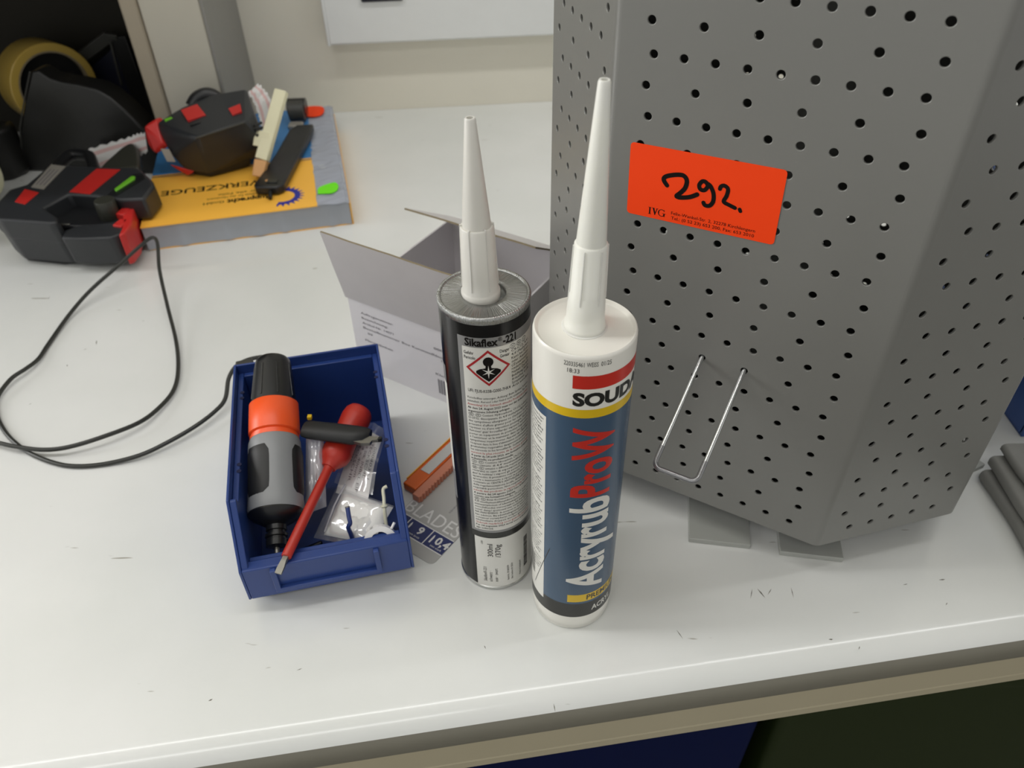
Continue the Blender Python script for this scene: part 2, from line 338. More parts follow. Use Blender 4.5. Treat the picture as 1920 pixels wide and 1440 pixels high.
# small dark scuff marks lying in the laminate
b = NB()
for k, (x, y, l, a) in enumerate([(-377, 578, 9, 1.9), (-383, 568, 4, 0.6), (-452, 652, 6, 1.7), (-390, 545, 3, 2), (-400, 495, 3, 1), (-130, 250, 4, .4), (-178, 232, 3, .5), (20, 223, 6, 1.7), (99, 268, 8, 2.0), (190, 262, 3, 0),
        (205, 256, 3, 1), (250, 300, 4, .2), (275, 303, 5, .1), (270, 285, 3, .8), (-470, 540, 3, 0), (-420, 470, 3, .9), (-345, 610, 3, .3), (150, 296, 9, 1.2), (156, 296, 9, 2.0), (162, 297, 7, .9), (176, 296, 9, 1.5), (310, 240, 4, .3), (-20, 262, 3, 2)]):
    d = V(math.cos(a), math.sin(a), 0) * l / 2; n = V(-d.y, d.x, 0).normalized() * (0.32 + 0.25 * (k % 3 == 0)); c = V(x, y, 0.05)
    face(b, [c - d, c - n, c + d * 0.8, c + n * 0.7])
put('scuff_marks', b, 'speck', t, stuff=True)

# crates under the bench
def crate(name, label, m, x0, x1, y0, y1, z1, z0=-750):
    t = thing(name, label, 'crate', ((x0 + x1) / 2, (y0 + y1) / 2, z0))
    def rr(x0, x1, y0, y1, r, n=5):
        out = []
        for cx, cy, a in ((x1 - r, y1 - r, 0), (x0 + r, y1 - r, 90), (x0 + r, y0 + r, 180), (x1 - r, y0 + r, 270)):
            for k in range(n): q = rad(a + 90 * k / (n - 1)); out.append((cx + r * math.cos(q), cy + r * math.sin(q)))
        return out
    def ring(d, z): return [V(x, y, z) for x, y in rr(x0 + d, x1 - d, y0 + d, y1 - d, max(8 - d, 3))]
    b = NB(); loft(b, [ring(8, z0), ring(0, z1 - 2), ring(12, z1 - 2), ring(20, z0 + 6)], cap=False)
    for d, z, f in ((8, z0, -1), (20, z0 + 6, 1)): face(b, ring(d, z)[::f])
    put('body', b, m, t, smooth=True)
    b = NB(); loft(b, [ring(-3, z1 - 24), ring(-5, z1 - 4), ring(-3, z1), ring(8, z1), ring(12, z1 - 5)], cap=False); put('rim', b, m, t, smooth=True)
    b = NB(); box(b, (x0 + x1) / 2 - 60, (x0 + x1) / 2 + 60, y0 - 14, y0 + 4, z1 - 60, z1 - 44); put('grip', b, m, t, bevel=4)
    return t
crate('storage_crate', 'dark navy blue plastic crate under the bench, left of the green one', 'crate_b', -330, 189, 293, 760, -90)
crate('storage_crate', 'olive green plastic crate under the bench, right of the navy one', 'crate_g', 200, 760, 292, 760, -90)

# ------------------------------------------------------------------ perforated octagonal display
O20 = V(70.17, 383.68, 0); DU = V(0.85842457, -0.51293982, 0); DN = V(DU.y, -DU.x, 0)
GAP = 19.95; PITCH = 15.0; RP = 14.957; ZB = 25.9; ZT = 660.0; BR = 6.0
c0 = O20 - DU * GAP; W1 = 8 * PITCH + 2 * GAP; W2 = 4 * PITCH + 2 * GAP
corners = [c0]; d = DU.copy(); dirs = []
for k in range(8):
    w = W1 if k % 2 == 0 else W2
    dirs.append(d.copy()); corners.append(corners[-1] + d * w); d = Matrix.Rotation(rad(45), 3, 'Z') @ d
ctr = sum((c for c in corners[:8]), V(0, 0, 0)) / 8
disp = thing('pegboard_display', 'tall grey octagonal perforated metal display with an orange number label', 'display', (ctr.x, ctr.y, 0))
TB = BR * math.tan(rad(22.5))
def panel(k):
    w = W1 if k % 2 == 0 else W2; nn = 9 if k % 2 == 0 else 5; nw = 6 if k % 2 == 0 else 4
    cu = bpy.data.curves.new('sheet', 'CURVE'); cu.dimensions = '2D'; cu.fill_mode = 'BOTH'; cu.extrude = 0.45; cu.bevel_depth = 0.34; cu.bevel_resolution = 1; cu.offset = 0.0
    def spl(pts):
        sp = cu.splines.new('POLY'); sp.points.add(len(pts) - 1)
        for p, q in zip(sp.points, pts): p.co = (q[0], q[1], 0, 1)
        sp.use_cyclic_u = True
    spl([(TB, ZB), (w - TB, ZB), (w - TB, ZT), (TB, ZT)])
    row = 20
    while True:
        z = 38.35 + (20 - row) * RP
        if z > ZT - 12: break
        us = [GAP + i * PITCH for i in range(nn)] if row % 2 == 0 else [w / 2 + (i - (nw - 1) / 2) * 25.0 for i in range(nw)]
        for uu in us: spl([(uu + 2.4 * math.cos(2 * PI * j / 18), z + 2.4 * math.sin(2 * PI * j / 18)) for j in range(18)])
        row -= 1
    o = bpy.data.objects.new('sheet', cu); me = o.to_mesh(); b = bmesh.new(); b.from_mesh(me); o.to_mesh_clear()
    bpy.data.objects.remove(o); bpy.data.curves.remove(cu)
    dd = dirs[k]; nrm = V(dd.y, -dd.x, 0); c = corners[k]
    for v in b.verts: v.co = c + dd * v.co.x + V(0, 0, v.co.y) + nrm * (v.co.z - 0.77)
    bmesh.ops.recalc_face_normals(b, faces=b.faces[:])
    return put('perforated_panel', b, 'sheet', disp)
for k in range(8): panel(k)
for k in range(8):
    c = corners[k]; d1 = dirs[k]; d0 = dirs[k - 1]; n0 = V(d0.y, -d0.x, 0); n1 = V(d1.y, -d1.x, 0)
    pc = c + d1 * TB - n1 * BR; b = NB(); lo = []; hi = []
    for j in range(9):
        nn = (n0 * (8 - j) + n1 * j).normalized() if 0 < j < 8 else (n0 if j == 0 else n1)
        a0 = math.atan2(n0.y, n0.x); nn = V(math.cos(a0 + rad(45) * j / 8), math.sin(a0 + rad(45) * j / 8), 0)
        lo.append(nn); 
    rings = [[pc + nn * BR + V(0, 0, ZB) for nn in lo] + [pc + nn * (BR - 1.5) + V(0, 0, ZB) for nn in lo[::-1]],
             [pc + nn * BR + V(0, 0, ZT) for nn in lo] + [pc + nn * (BR - 1.5) + V(0, 0, ZT) for nn in lo[::-1]]]
    loft(b, rings); put('corner_bend', b, 'sheet', disp, smooth=True, angle=50)
b = NB(); prism(b, [(c.x, c.y) for c in [ctr + (c - ctr) * 0.985 for c in corners[:8]]], ZT - 8, ZT - 4); put('added_top_plate', b, 'sheet', disp)  # unseen cap added to keep the inside of the display dark
b = NB(); prism(b, [(c.x, c.y) for c in [ctr + (c - ctr) * 0.98 for c in corners[:8]]], ZB + 1.5, ZB + 3); put('added_bottom_plate', b, 'rubber', disp)  # black plate added so the holes look into darkness
b = NB(); lathe(b, [(16, 4.2), (16, ZT - 9)], (ctr.x, ctr.y, 0)); put('pole', b, 'foot', disp, smooth=True)
# flat steel feet
def foot(p0, ax, w, l):
    ax = Vector((ax[0], ax[1], 0)).normalized(); sd = V(ax.y, -ax.x, 0); p0 = Vector((p0[0], p0[1], 0)); b = NB()
    pts = [p0, p0 + sd * w, p0 + sd * w + ax * l, p0 + ax * l]; prism(b, [(p.x, p.y) for p in pts], 0.1, 4.2); put('foot_plate', b, 'foot', disp, bevel=0.4)
foot((117.3, 337.5), (0.17, 0.985), 40.5, 260); foot((175.5, 325.0), (0.17, 0.985), 40.5, 230)
b = NB(); prism(b, [(219, 420), (330, 392), (346.5, 399.5), (338, 414), (226, 452)], 0.1, 4.2); put('foot_plate', b, 'foot', disp, bevel=0.4)
# orange number label on the front panel
PF = lambda off: (lambda u, z: O20 + DU * u + V(0, 0, z) + DN * off)
LA = rad(1.5); L0 = (-6.6, 223.35)
def lab(off):
    f = PF(off); return lambda x, y: f(L0[0] + x * math.cos(LA) - y * math.sin(LA), L0[1] + x * math.sin(LA) + y * math.cos(LA))
b = NB(); pts = []
for cx, cy, a in ((77.8, 37.8, 0), (2, 37.8, 90), (2, 2, 180), (77.8, 2, 270)):
    for k in range(6): q = rad(a + 18 * k); pts.append((cx + 2 * math.cos(q), cy + 2 * math.sin(q)))
f0 = lab(0.12); f1 = lab(0.34); loft(b, [[f0(*p) for p in pts], [f1(*p) for p in pts]])
lb = put('number_label', b, 'orange', disp, label='orange adhesive label with handwritten number 292.')
pu = PF(0.46)
b = NB()
stroke(b, [(14.2, 244.2), (12.4, 246.2), (12.2, 247.8), (13.9, 249.3), (18.4, 251.0), (22.2, 251.4), (24.3, 249.2), (24.0, 245.2), (21.9, 241.9), (20.0, 239.7), (20.6, 239.2), (22.5, 239.3), (27.0, 240.7), (30.6, 243.0)], 2.4, pu, lift=lambda e: PF(0.46 + e))
stroke(b, [(35.0, 249.9), (33.6, 250.8), (32.1, 250.4), (31.0, 248.2), (31.9, 246.2), (34.0, 246.2), (35.4, 248.4), (35.0, 249.9), (36.9, 248.9), (38.9, 245.3), (39.3, 241.2), (37.8, 238.5), (35.5, 238.2), (34.5, 239.4)], 2.2, pu, lift=lambda e: PF(0.46 + e))
stroke(b, [(41.7, 248.7), (42.1, 250.2), (43.8, 250.9), (45.7, 249.5), (45.6, 245.9), (44.6, 243.0), (45.2, 242.0), (47.0, 241.5), (50.7, 240.5)], 2.1, pu, lift=lambda e: PF(0.46 + e))
stroke(b, [(53.2, 240.3), (53.7, 239.4)], 1.9, pu, lift=lambda e: PF(0.46 + e))
put('handwritten_number', b, 'ink', lb)
b = NB(); fl = lab(0.42)
serif_letters(b, 4.0, lambda x, y: fl(x * 1.02 + 12.2, y + 2.15))
merge(b, text_bm('Felix-Wankel-Str. 2, 32278 Kirchlengern', 1.75, 44.6), lambda x, y: fl(x + 25.0, y + 4.55))
merge(b, text_bm('Tel.: (0 52 23) 653 200, Fax: 653 2010', 1.75, 44.2), lambda x, y: fl(x + 25.2, y + 1.75))
put('printed_address', b, 'ink', lb)
# chrome wire hook pushed into two holes
h = thing('wire_hook', 'bright U-shaped wire hook sticking out of the perforated panel', 'hook', (110.7, 359.5, 142.4))
zA = 38.35 + 7 * RP; P0 = O20 + DU * 47.5 + V(0, 0, zA); P1 = O20 + DU * 72.5 + V(0, 0, zA)
def hk(P, t, dz): return P + DN * t + V(0, 0, dz)
sl = lambda t: -31.0 * t / 66
b = NB(); path = [hk(P0, -12, 4), hk(P0, 0, 0)] + [hk(P0, 6 * j, sl(6 * j)) for j in range(1, 10)]
tube(b, path, 1.25, 12); put('wire_arm', b, 'chrome', h, smooth=True)
b = NB(); path = [hk(P1, -12, 4), hk(P1, 0, 0)] + [hk(P1, 6 * j, sl(6 * j)) for j in range(1, 10)]
tube(b, path, 1.25, 12); put('wire_arm', b, 'chrome', h, smooth=True)
mid = (P0 + P1) / 2; corner = []
path = [hk(P0, 54, sl(54)), hk(P0, 60, sl(60))]
for j in range(7):
    a = rad(15 * j); path.append(hk(P0 + DU * (4 - 4 * math.cos(a)), 62 + 4 * math.sin(a), sl(62 + 4 * math.sin(a))))
for j in range(7):
    a = rad(90 - 15 * j); path.append(hk(P1 - DU * (4 - 4 * math.cos(a)), 62 + 4 * math.sin(a), sl(62 + 4 * math.sin(a))))
path += [hk(P1, 60, sl(60)), hk(P1, 54, sl(54))]
b = NB(); tube(b, path, 1.55, 12); put('coated_bend', b, 'coat', h, smooth=True)
# ------------------------------------------------------------------ cartridges
def cyl_fn(cx, cy, r, lean=(0, 0)):
    return lambda a, z: V(cx + lean[0] * z + r * math.cos(rad(a)), cy + lean[1] * z + r * math.sin(rad(a)), z)
def patch(bm, fn, a0, a1, z0, z1, nz=1):
    rectm(bm, a0, a1, z0, z1, fn, max(2, int(abs(a1 - a0) / 4)), nz)
def arc_text(bm, s, h, fn, r, a0, z, width=None, bold=0.0, align='L', step=1.6, cond=1.0, res=2):
    k = 180 / PI / r
    merge(bm, text_bm(s, h, width, bold, cond, align, step, res), lambda x, y: fn(a0 + x * k, z + y))
def up_text(bm, s, h, fn, r, a_base, z, width=None, bold=0.0, step=1.6, res=3, cond=1.0, align='L'):
    """lettering that reads upwards: baseline on the right at angle a_base"""
    k = 180 / PI / r
    merge(bm, text_bm(s, h, width, bold, cond, align, step, res, upright=True), lambda x, y: fn(a_base - y * k, z + x))
def nozzle_fins(bm, base, ax, r0, r1, h0, h1, n=6, t=0.8, out=0.6):
    ax = Vector(ax).normalized(); a = ax.orthogonal().normalized(); c = ax.cross(a); base = Vector(base)
    for k in range(n):
        q = 2 * PI * (k + 0.3) / n; rd = a * math.cos(q) + c * math.sin(q); sd = ax.cross(rd) * t / 2
        pts = []
        for hh, rr in ((h0, r0), (h1, r1)):
            p = base + ax * hh
            pts.append([p + rd * (rr - 0.5) + sd, p + rd * (rr + out) + sd * 0.6, p + rd * (rr + out) - sd * 0.6, p + rd * (rr - 0.5) - sd])
        loft(bm, pts)

# --- black and silver metal cartridge
ax_, ay_, ar = -12.92, 325.86, 23.2
t = thing('sealant_cartridge', 'black metal sealant cartridge with silver top, grey text panel and red hazard diamond', 'cartridge', (ax_, ay_, 0))
b = NB(); lathe(b, [(ar - 0.9, 2.6), (ar - 0.25, 3.4), (ar - 0.25, 209.5), (ar - 0.5, 211)], (ax_, ay_, 0), n=96); put('body', b, 'black', t, smooth=True)
b = NB(); lathe(b, [(ar - 2.2, 0.0), (ar - 0.3, 0.3), (ar + 0.25, 1.4), (ar + 0.1, 2.6), (ar - 0.6, 3.2), (ar - 1.4, 3.2)], (ax_, ay_, 0), n=96); put('base_rim', b, 'alurim', t, smooth=True)
b = NB(); lathe(b, [(ar - 0.7, 210.4), (ar + 0.1, 211.2), (ar + 0.25, 213.6), (ar - 0.1, 214.7), (ar - 0.9, 215.1), (ar - 1.7, 214.8), (ar - 2.0, 214.2), (13.5, 214.6), (11.4, 214.7), (10.8, 213.9), (10.6, 212.5)], (ax_, ay_, 0), n=96)
put('top_disc', b, 'alu', t, smooth=True, angle=60)
nb = V(ax_ - 1.4, ay_, 212.4); nx = V(-0.9, 0.3, 90)
b = NB(); lathe(b, [(9.6, 0), (9.7, 3.6), (9.3, 4.4), (8.9, 5.0), (8.6, 12), (7.9, 38.6), (7.5, 39.2), (6.7, 39.2), (6.3, 45), (2.45, 89.2), (2.1, 89.8), (1.5, 89.8), (1.3, 80)], nb, nx, 48); put('nozzle', b, 'nozzle', t, smooth=True, angle=50)
b = NB(); nozzle_fins(b, nb, nx, 8.55, 7.5, 7, 40); put('nozzle_ribs', b, 'nozzle', t)
fA = lambda e: cyl_fn(ax_, ay_, ar + e)
b = NB(); patch(b, fA(-0.14), -124.5, 30, 53.2, 203.6); put('silver_panel', b, 'silver', t, smooth=True)
b = NB(); patch(b, fA(-0.06), -118.6, 20, 59.8, 197.6); put('text_panel', b, 'lwhite', t, smooth=True)
b = NB(); patch(b, fA(-0.10), -124.5, 30, 52.6, 57.6); put('dark_band', b, 'pblack', t, smooth=True)
b = NB(); patch(b, fA(-0.06), -120.6, 6, 3.6, 52.4); put('lower_label', b, 'lwhite', t, smooth=True)
b = NB(); patch(b, fA(-0.10), -200, -157, 86, 164); put('side_label', b, 'lwhite', t, smooth=True)
b = NB(); patch(b, fA(-0.08), -200, -157, 164, 176); put('side_stripe', b, 'lgrey', t, smooth=True)
b = NB(); patch(b, fA(-0.07), -200, -155, 74, 98); put('side_stripe', b, 'lgrey', t, smooth=True)
ink = NB(); f = fA(0.02)
arc_text(ink, 'Sikaflex', 4.3, f, ar, -114.5, 198.6, 16.6, 0.03); arc_text(ink, '\u00ae', 2.2, f, ar, -73.2, 200.8, 2.1); arc_text(ink, '-221', 4.3, f, ar, -67.0, 198.6, 7.4, 0.03)
for s, a, z in (('Gefahr', -116.6, 193.2), ('Pericolo', -116.6, 190.2), ('Danger', -71.5, 193.6), ('Gevaar', -71.5, 190.6)): arc_text(ink, s, 1.9, f, ar, a, z, 5.2 if len(s) == 6 else 5.9, 0.008)
arc_text(ink, 'UFI: FJU0-K038-G000-7HK4', 2.0, f, ar, -114, 168.9, 22.4, 0.004)
small = ['\u24b6 \u24b9 \u24c7', 'C9-C12, 4,4\'-', '4,4\'-Methylen-', 'Kann bei Einat-', 'oder Atembe-', '(Zusammen-', 'niederholter Ex-', 'Nebel/ Dampf/', 'Bel\u00fcftung Atem-', 'frische Luft', 'Symptomen', 'Arzt anrufen.']
for i, s in enumerate(small): 
    if i == 0: continue
    arc_text(ink, s, 1.5, f, ar, -56, 194.2 - 2.3 * i, 13.5 if len(s) > 9 else 9)
for k in range(3):
    stroke(ink, [((-54 + 10 * k) + 4 * math.cos(q * PI / 5), 195.4 + 1.4 * math.sin(q * PI / 5)) for q in range(11)], 0.3, lambda x, y: f(x, y), 1)
    arc_text(ink, ('AT', 'BE', 'LU')[k], 1.1, f, ar, -56 + 10 * k, 194.85, 1.7)
lines = ['Vorschriften entsorgen. Achtung! Beim Spritzen k\u00f6nnen', 'entstehen. Aerosol oder Nebel nicht einatmen. Bei der', '*Anwendung! Vor Gebrauch aktuelles Produktdatenblatt', '!Ab dem 24. August 2023 muss vor der industriellen', '!angemessene Schulung erfolgen.',
 'oContient: Hydrocarbures, C9-C12, n-alcanes', '(2-25%), diisocyanate de 4,4\'-m\u00e9thyl\u00e8nediph\u00e9nyle', 'des sympt\u00f4mes allergiques ou d\'asthme ou des', 'pr\u00e9sum\u00e9 d\'effets graves pour les organes \u00e0 la', 'r\u00e9p\u00e9t\u00e9es ou d\'une exposition prolong\u00e9e. Ne pas',
 'fum\u00e9es/ gaz/ brouillards/ vapeurs/ a\u00e9rosols', 'porter un \u00e9quipement de protection respiratoire', '\u00e0 l\'ext\u00e9rieur et la maintenir dans une position', 'sympt\u00f4mes respiratoires: Appeler un CENTRE', 'r\u00e9cipient dans le lieu d\'\u00e9limination conform\u00e9ment', 'gouttelettes respirables dangereuses peuvent se', 'les a\u00e9rosols ni les brouillards. Seulement pour', '*version la plus r\u00e9cente de la notice produit.', '!A partir du 24 ao\u00fbt 2023, une formation ad\u00e9quate', '!industrielle ou professionnelle.',
 'oContiene: Idrocarburi, C9-C12, n-alcani,', 'diisocianato di 4,4\' metilendifenile. Pu\u00f2', 'o asmatici o difficolt\u00e0 respiratorie se inalato', 'centrale) in caso di esposizione prolungata', 'gas/ la nebbia/ i vapori/ gli aerosol. Quando', 'apparecchio di protezione respiratoria. IN CASO', 'aperta e mantenerlo a riposo in posizione che', 'contattare un CENTRO ANTIVELENI/ un medico', 'della regolamentazione locale. Attenzione! In', 'respirabili pericolose. Non respirare i vapori', '*scheda dati prodotto in vigore prima dell\'uso', '!A partire dal 24 agosto 2023 l\'uso industriale', '!ricevuto una formazione adeguata.',
 'oBevat: Koolwaterstoffen, C9-C12, n-alkanen', '4,4\'-methyleendifenyldiisocyanaat. Kan bij', 'astmasymptomen of ademhalingsmoeilijkheden', 'verschillende) veroorzaken bij inademing', 'nevel/ damp/ spuitnevel niet inademen. Draag', 'NA INADEMING: de persoon in de frisse lucht', 'kan ademen. Bij ademhalingssymptomen een', 'container verwijderen volgens plaatselijke', 'inhaleerbare druppels worden gevormd bij', '*Gebruik raadpleeg voor gebruik het blad', '!Per 24 augustus 2023 moet voor industrieel', '!zijn voltooid.']
redi = NB(); n = len(lines)
for i, s in enumerate(lines):
    z = 164.3 - i * (103.4 / (n - 1)); bold = s[0] == '!'; red_ = s[0] == '*'; ov = s[0] == 'o'; tx = s.lstrip('!*o') if s[0] in '!*' else (s[1:] if ov else s)
    a0 = -116.2; wd = 36.5
    if len(tx) < 34: wd = 36.5 * len(tx) / 48
    if ov:
        for k in range(2):
            stroke(ink, [(a0 + 4 + 9.5 * k + 3.8 * math.cos(q * PI / 5), z + 0.65 + 1.0 * math.sin(q * PI / 5)) for q in range(11)], 0.25, lambda x, y: f(x, y), 1)
        for k, cc_ in enumerate({5: ('BE', 'FR'), 20: ('CH', 'IT')}.get(i, ('BE', 'NL'))): arc_text(ink, cc_, 0.95, f, ar, a0 + 2.1 + 9.5 * k, z + 0.2, 1.5, res=1)
        a0 += 19; wd -= 7.8
    arc_text(redi if red_ else ink, tx, 1.45, f, ar, a0, z, wd, 0.012 if bold else 0.0, step=3.0, res=1)
for s, a, z, h, wd in (('300ml', -92.8, 34.5, 3.2, 12.4), ('/370g', -81.0, 33.6, 3.2, 12.6), ('1381', -107.6, 46.0, 1.2, 3.2), ('Sikaflex\u00ae-221', -104.0, 9.0, 2.1, 14.6), ('schwarz \u00b7', -95.4, 9.0, 2.1, 11.0), ('noir \u00b7 zwart', -86.6, 9.0, 2.1, 13.4), ('Batch-No. 3010605039', -68.5, 9.0, 1.3, 15), ('Best before 01.2024', -62, 9.0, 1.3, 16), ('Made in Switzerland', -47, 9.0, 1.4, 14)):
    up_text(ink, s, h, f, ar, a, z, wd, 0.006 if h > 3 else 0)
z = 13.5
for k in range(34):
    w = 0.25 + 0.45 * random.random(); patch(ink, f, -39.5, -30.5, z, z + w, 1); z += w + 0.25 + 0.35 * random.random()
    if z > 44: break
put('printed_text', ink, 'ink', t, stuff=True)
put('printed_red_text', redi, 'redink', t, stuff=True)
dcx, dcz = -86.4, 184.8; ka = 180 / PI / ar
def dm(x, y): return fA(0.03)(dcx + x * ka, dcz + y)
def curved(dst, fn, polys, step=1.2):
    b = NB()
    for p in polys: polym(b, p, lambda x, y: V(x, y, 0))
    t = -14
    while t < 14: bmesh.ops.bisect_plane(b, geom=b.verts[:] + b.edges[:] + b.faces[:], plane_co=V(t, 0, 0), plane_no=V(1, 0, 0)); t += step
    merge(dst, b, fn)
b = NB(); H = 11.4
for sx, sy in ((1, 1), (-1, 1), (-1, -1), (1, -1)):
    for j in range(6):
        t0, t1 = j / 6, (j + 1) / 6; o0 = (sx * H * t0, sy * H * (1 - t0)); o1 = (sx * H * t1, sy * H * (1 - t1)); q = 0.855
        curved(b, dm, [[o0, o1, (o1[0] * q, o1[1] * q), (o0[0] * q, o0[1] * q)]])
put('hazard_border', b, 'dred', t)
b = NB()
head = [(2.65 * math.cos(k * PI / 9), 4.1 + 3.0 * math.sin(k * PI / 9)) for k in range(18)]
torso = [(-1.3, 2.2), (-1.5, 0.2), (-4.4, -0.4), (-6.2, -1.6), (-6.2, -3.0), (-4.4, -4.6), (0, -8.6), (4.4, -4.6), (6.2, -3.0), (6.2, -1.6), (4.4, -0.4), (1.5, 0.2), (1.3, 2.2)]
curved(b, dm, [head]); curved(b, lambda x, y: fA(0.034)(dcx + x * ka, dcz + y), [torso[::-1]])
put('hazard_figure', b, 'ink', t)
b = NB(); dm2 = lambda x, y: fA(0.06)(dcx + x * ka, dcz + y)
for k in range(6):
    a = PI / 2 + k * PI / 3; l = 4.3 if k % 3 == 0 else 3.7; c, s_ = math.cos(a), math.sin(a)
    curved(b, lambda x, y, k=k: fA(0.06 + 0.004 * k)(dcx + x * ka, dcz + y), [[(l * c, -2.4 + l * s_), (-0.55 * s_, -2.4 + 0.55 * c), (0.55 * s_, -2.4 - 0.55 * c)]])
put('hazard_star', b, 'lwhite', t)

# --- white acrylic cartridge
bx, by, br = 34.53, 296.68, 24.55
t = thing('sealant_cartridge', 'white plastic cartridge printed blue with red and white upright lettering', 'cartridge', (bx, by, 0))
b = NB(); lathe(b, [(br - 3.0, 0.0), (br - 1.2, 0.6), (br - 0.9, 3.0), (br - 0.5, 3.6), (br - 0.35, 9), (br, 14), (br, 213.0), (br - 0.3, 214.4), (br - 0.9, 215.0), (br - 1.5, 214.8), (br - 2.0, 213.6), (br - 3.0, 213.1), (14, 213.8), (10.4, 214.2), (9.0, 214.6)], (bx, by, 0), n=96)
put('body', b, 'white', t, smooth=True, angle=50)
nb = V(bx - 0.3, by, 213.8); nx = V(2.7, 0.2, 113.5)
b = NB(); lathe(b, [(9.6, 0), (9.9, 1.2), (9.6, 3.4), (9.1, 4.2), (8.85, 8), (8.3, 19.5), (7.9, 20), (7.35, 44.0), (6.9, 44.6), (6.6, 44.8), (2.5, 112.6), (2.1, 113.6), (1.5, 113.6), (1.3, 100)], nb, nx, 48); put('nozzle', b, 'nozzleb', t, smooth=True, angle=50)
b = NB(); nozzle_fins(b, nb, nx, 8.0, 7.1, 16, 43.5, 6, 0.8, 0.75); put('nozzle_ribs', b, 'nozzleb', t)
b = NB(); lathe(b, [(10.6, -0.2), (10.8, 0.6), (10.2, 1.0)], nb, nx, 48); put('nozzle_collar', b, 'nozzleb', t, smooth=True)
fB = lambda e: cyl_fn(bx, by, br + e)
b = NB(); patch(b, fB(0.05), -260, 60, 27.4, 178.6); put('blue_print', b, 'tube_blue', t, smooth=True)
b = NB(); patch(b, fB(0.07), -260, 60, 178.4, 183.7); put('yellow_band', b, 'yellow', t, smooth=True)
b = NB(); patch(b, fB(0.07), -260, 60, 14.2, 27.6); put('black_band', b, 'pblack', t, smooth=True)
b = NB(); patch(b, fB(0.09), -220, -138.5, 23.5, 172.2); put('text_panel', b, 'pwhite', t, smooth=True)
b = NB(); patch(b, fB(0.07), -106.7, 22, 196.3, 204.1); put('red_bar', b, 'pred', t, smooth=True)
b = NB(); patch(b, fB(0.09), -101.2, 20, 29.7, 36.7); put('yellow_bar', b, 'yellow', t, smooth=True)
f = fB(0.12)
b = NB(); patch(b, fB(0.10), -8, 10, 40, 176); put('red_stripe', b, 'pred', t, smooth=True)
b = NB()
arc_text(b, 'SOUDAL', 7.2, f, br, -106, 186.3, 46, 0.05, step=1.4, res=4)
arc_text(b, '220335461', 2.5, f, br, -117, 209.4, 9.4); arc_text(b, 'WEISS', 2.5, f, br, -92.6, 209.5, 5.2); arc_text(b, '01/25', 2.5, f, br, -77.5, 209.5, 5.0); arc_text(b, '18:33', 2.4, f, br, -113, 205.6, 5.6)
arc_text(b, 'PREMIUM', 4.5, f, br, -74.5, 31.0, 23, 0.022, step=1.4)
tl = ['Spritzbare Acryldichtmasse f\u00fcr Fugen', 'im Innenbereich, \u00fcberstreichbar', 'Anwendung: Anschlussfugen', 'Untergrund sauber und tragf\u00e4hig', 'Verarbeitung +5 bis +30 Grad', 'Nach dem Aush\u00e4rten', 'k\u00fchl und trocken lagern', 'Haltbarkeit siehe Aufdruck']
for i in range(50):
    z = 169 - i * 2.45
    if i % 9 == 8: continue
    arc_text(b, tl[i % 8], 1.45, f, br, -142.5 - (i * 37 % 11) * 0.6, z, 26, 0.006, 'R', 3.0, 1.0, 1)
zz = 38
for k in range(16): patch(b, f, -205, -160, zz, zz + 0.5 + 0.5 * (k % 3 == 0)); zz += 0.9 + 0.4 * (k % 2)
stroke(b, [(-129.1, 73.7), (-137, 62), (-147, 47), (-158.2, 31.2)], 0.9, lambda x, y: f(x, y))
put('printed_text', b, 'pblack', t)
b = NB(); up_text(b, 'Acryrub', 20.8, f, br, -53.5, 42.0, 79.0, 0.027, step=1.4, res=4); arc_text(b, 'ACRYL', 4.8, f, br, -65.5, 18.4, 16, 0.018, step=1.4); put('white_lettering', b, 'pwhite', t)
b = NB(); up_text(b, 'ProW', 20.2, f, br, -55, 122.3, 49.5, 0.026, step=1.4, res=4); put('red_lettering', b, 'pred', t)

# ------------------------------------------------------------------ open white carton behind the cartridges
gb = V(-131.2, 534, 0); ub = V(0.8437, -0.5368, 0); vb = V(0.5368, 0.8437, 0)
BXM = Matrix((ub, vb, V(0, 0, 1))).transposed().to_4x4(); BXM.translation = gb
LX, LY, HZ = 129.0, 146.0, 75.0
t = thing('cardboard_box', 'open white cardboard box with raised flaps behind the cartridges', 'box', BXM @ V(LX / 2, LY / 2, 0))
T = 1.6
b = NB(); box(b, 0, LX, 0, T, 0.1, HZ, BXM); front = put('front_wall', b, 'box', t)
b = NB(); box(b, 0, LX, LY - T, LY, 0.1, HZ, BXM); put('back_wall', b, 'box', t)
b = NB(); box(b, 0, T, T, LY - T, 0.1, HZ, BXM); put('side_wall', b, 'box', t)
b = NB(); box(b, LX - T, LX, T, LY - T, 0.1, HZ, BXM); put('side_wall', b, 'box', t)
b = NB(); box(b, T, LX - T, T, LY - T, 0.1, 1.8, BXM); put('bottom', b, 'box', t)
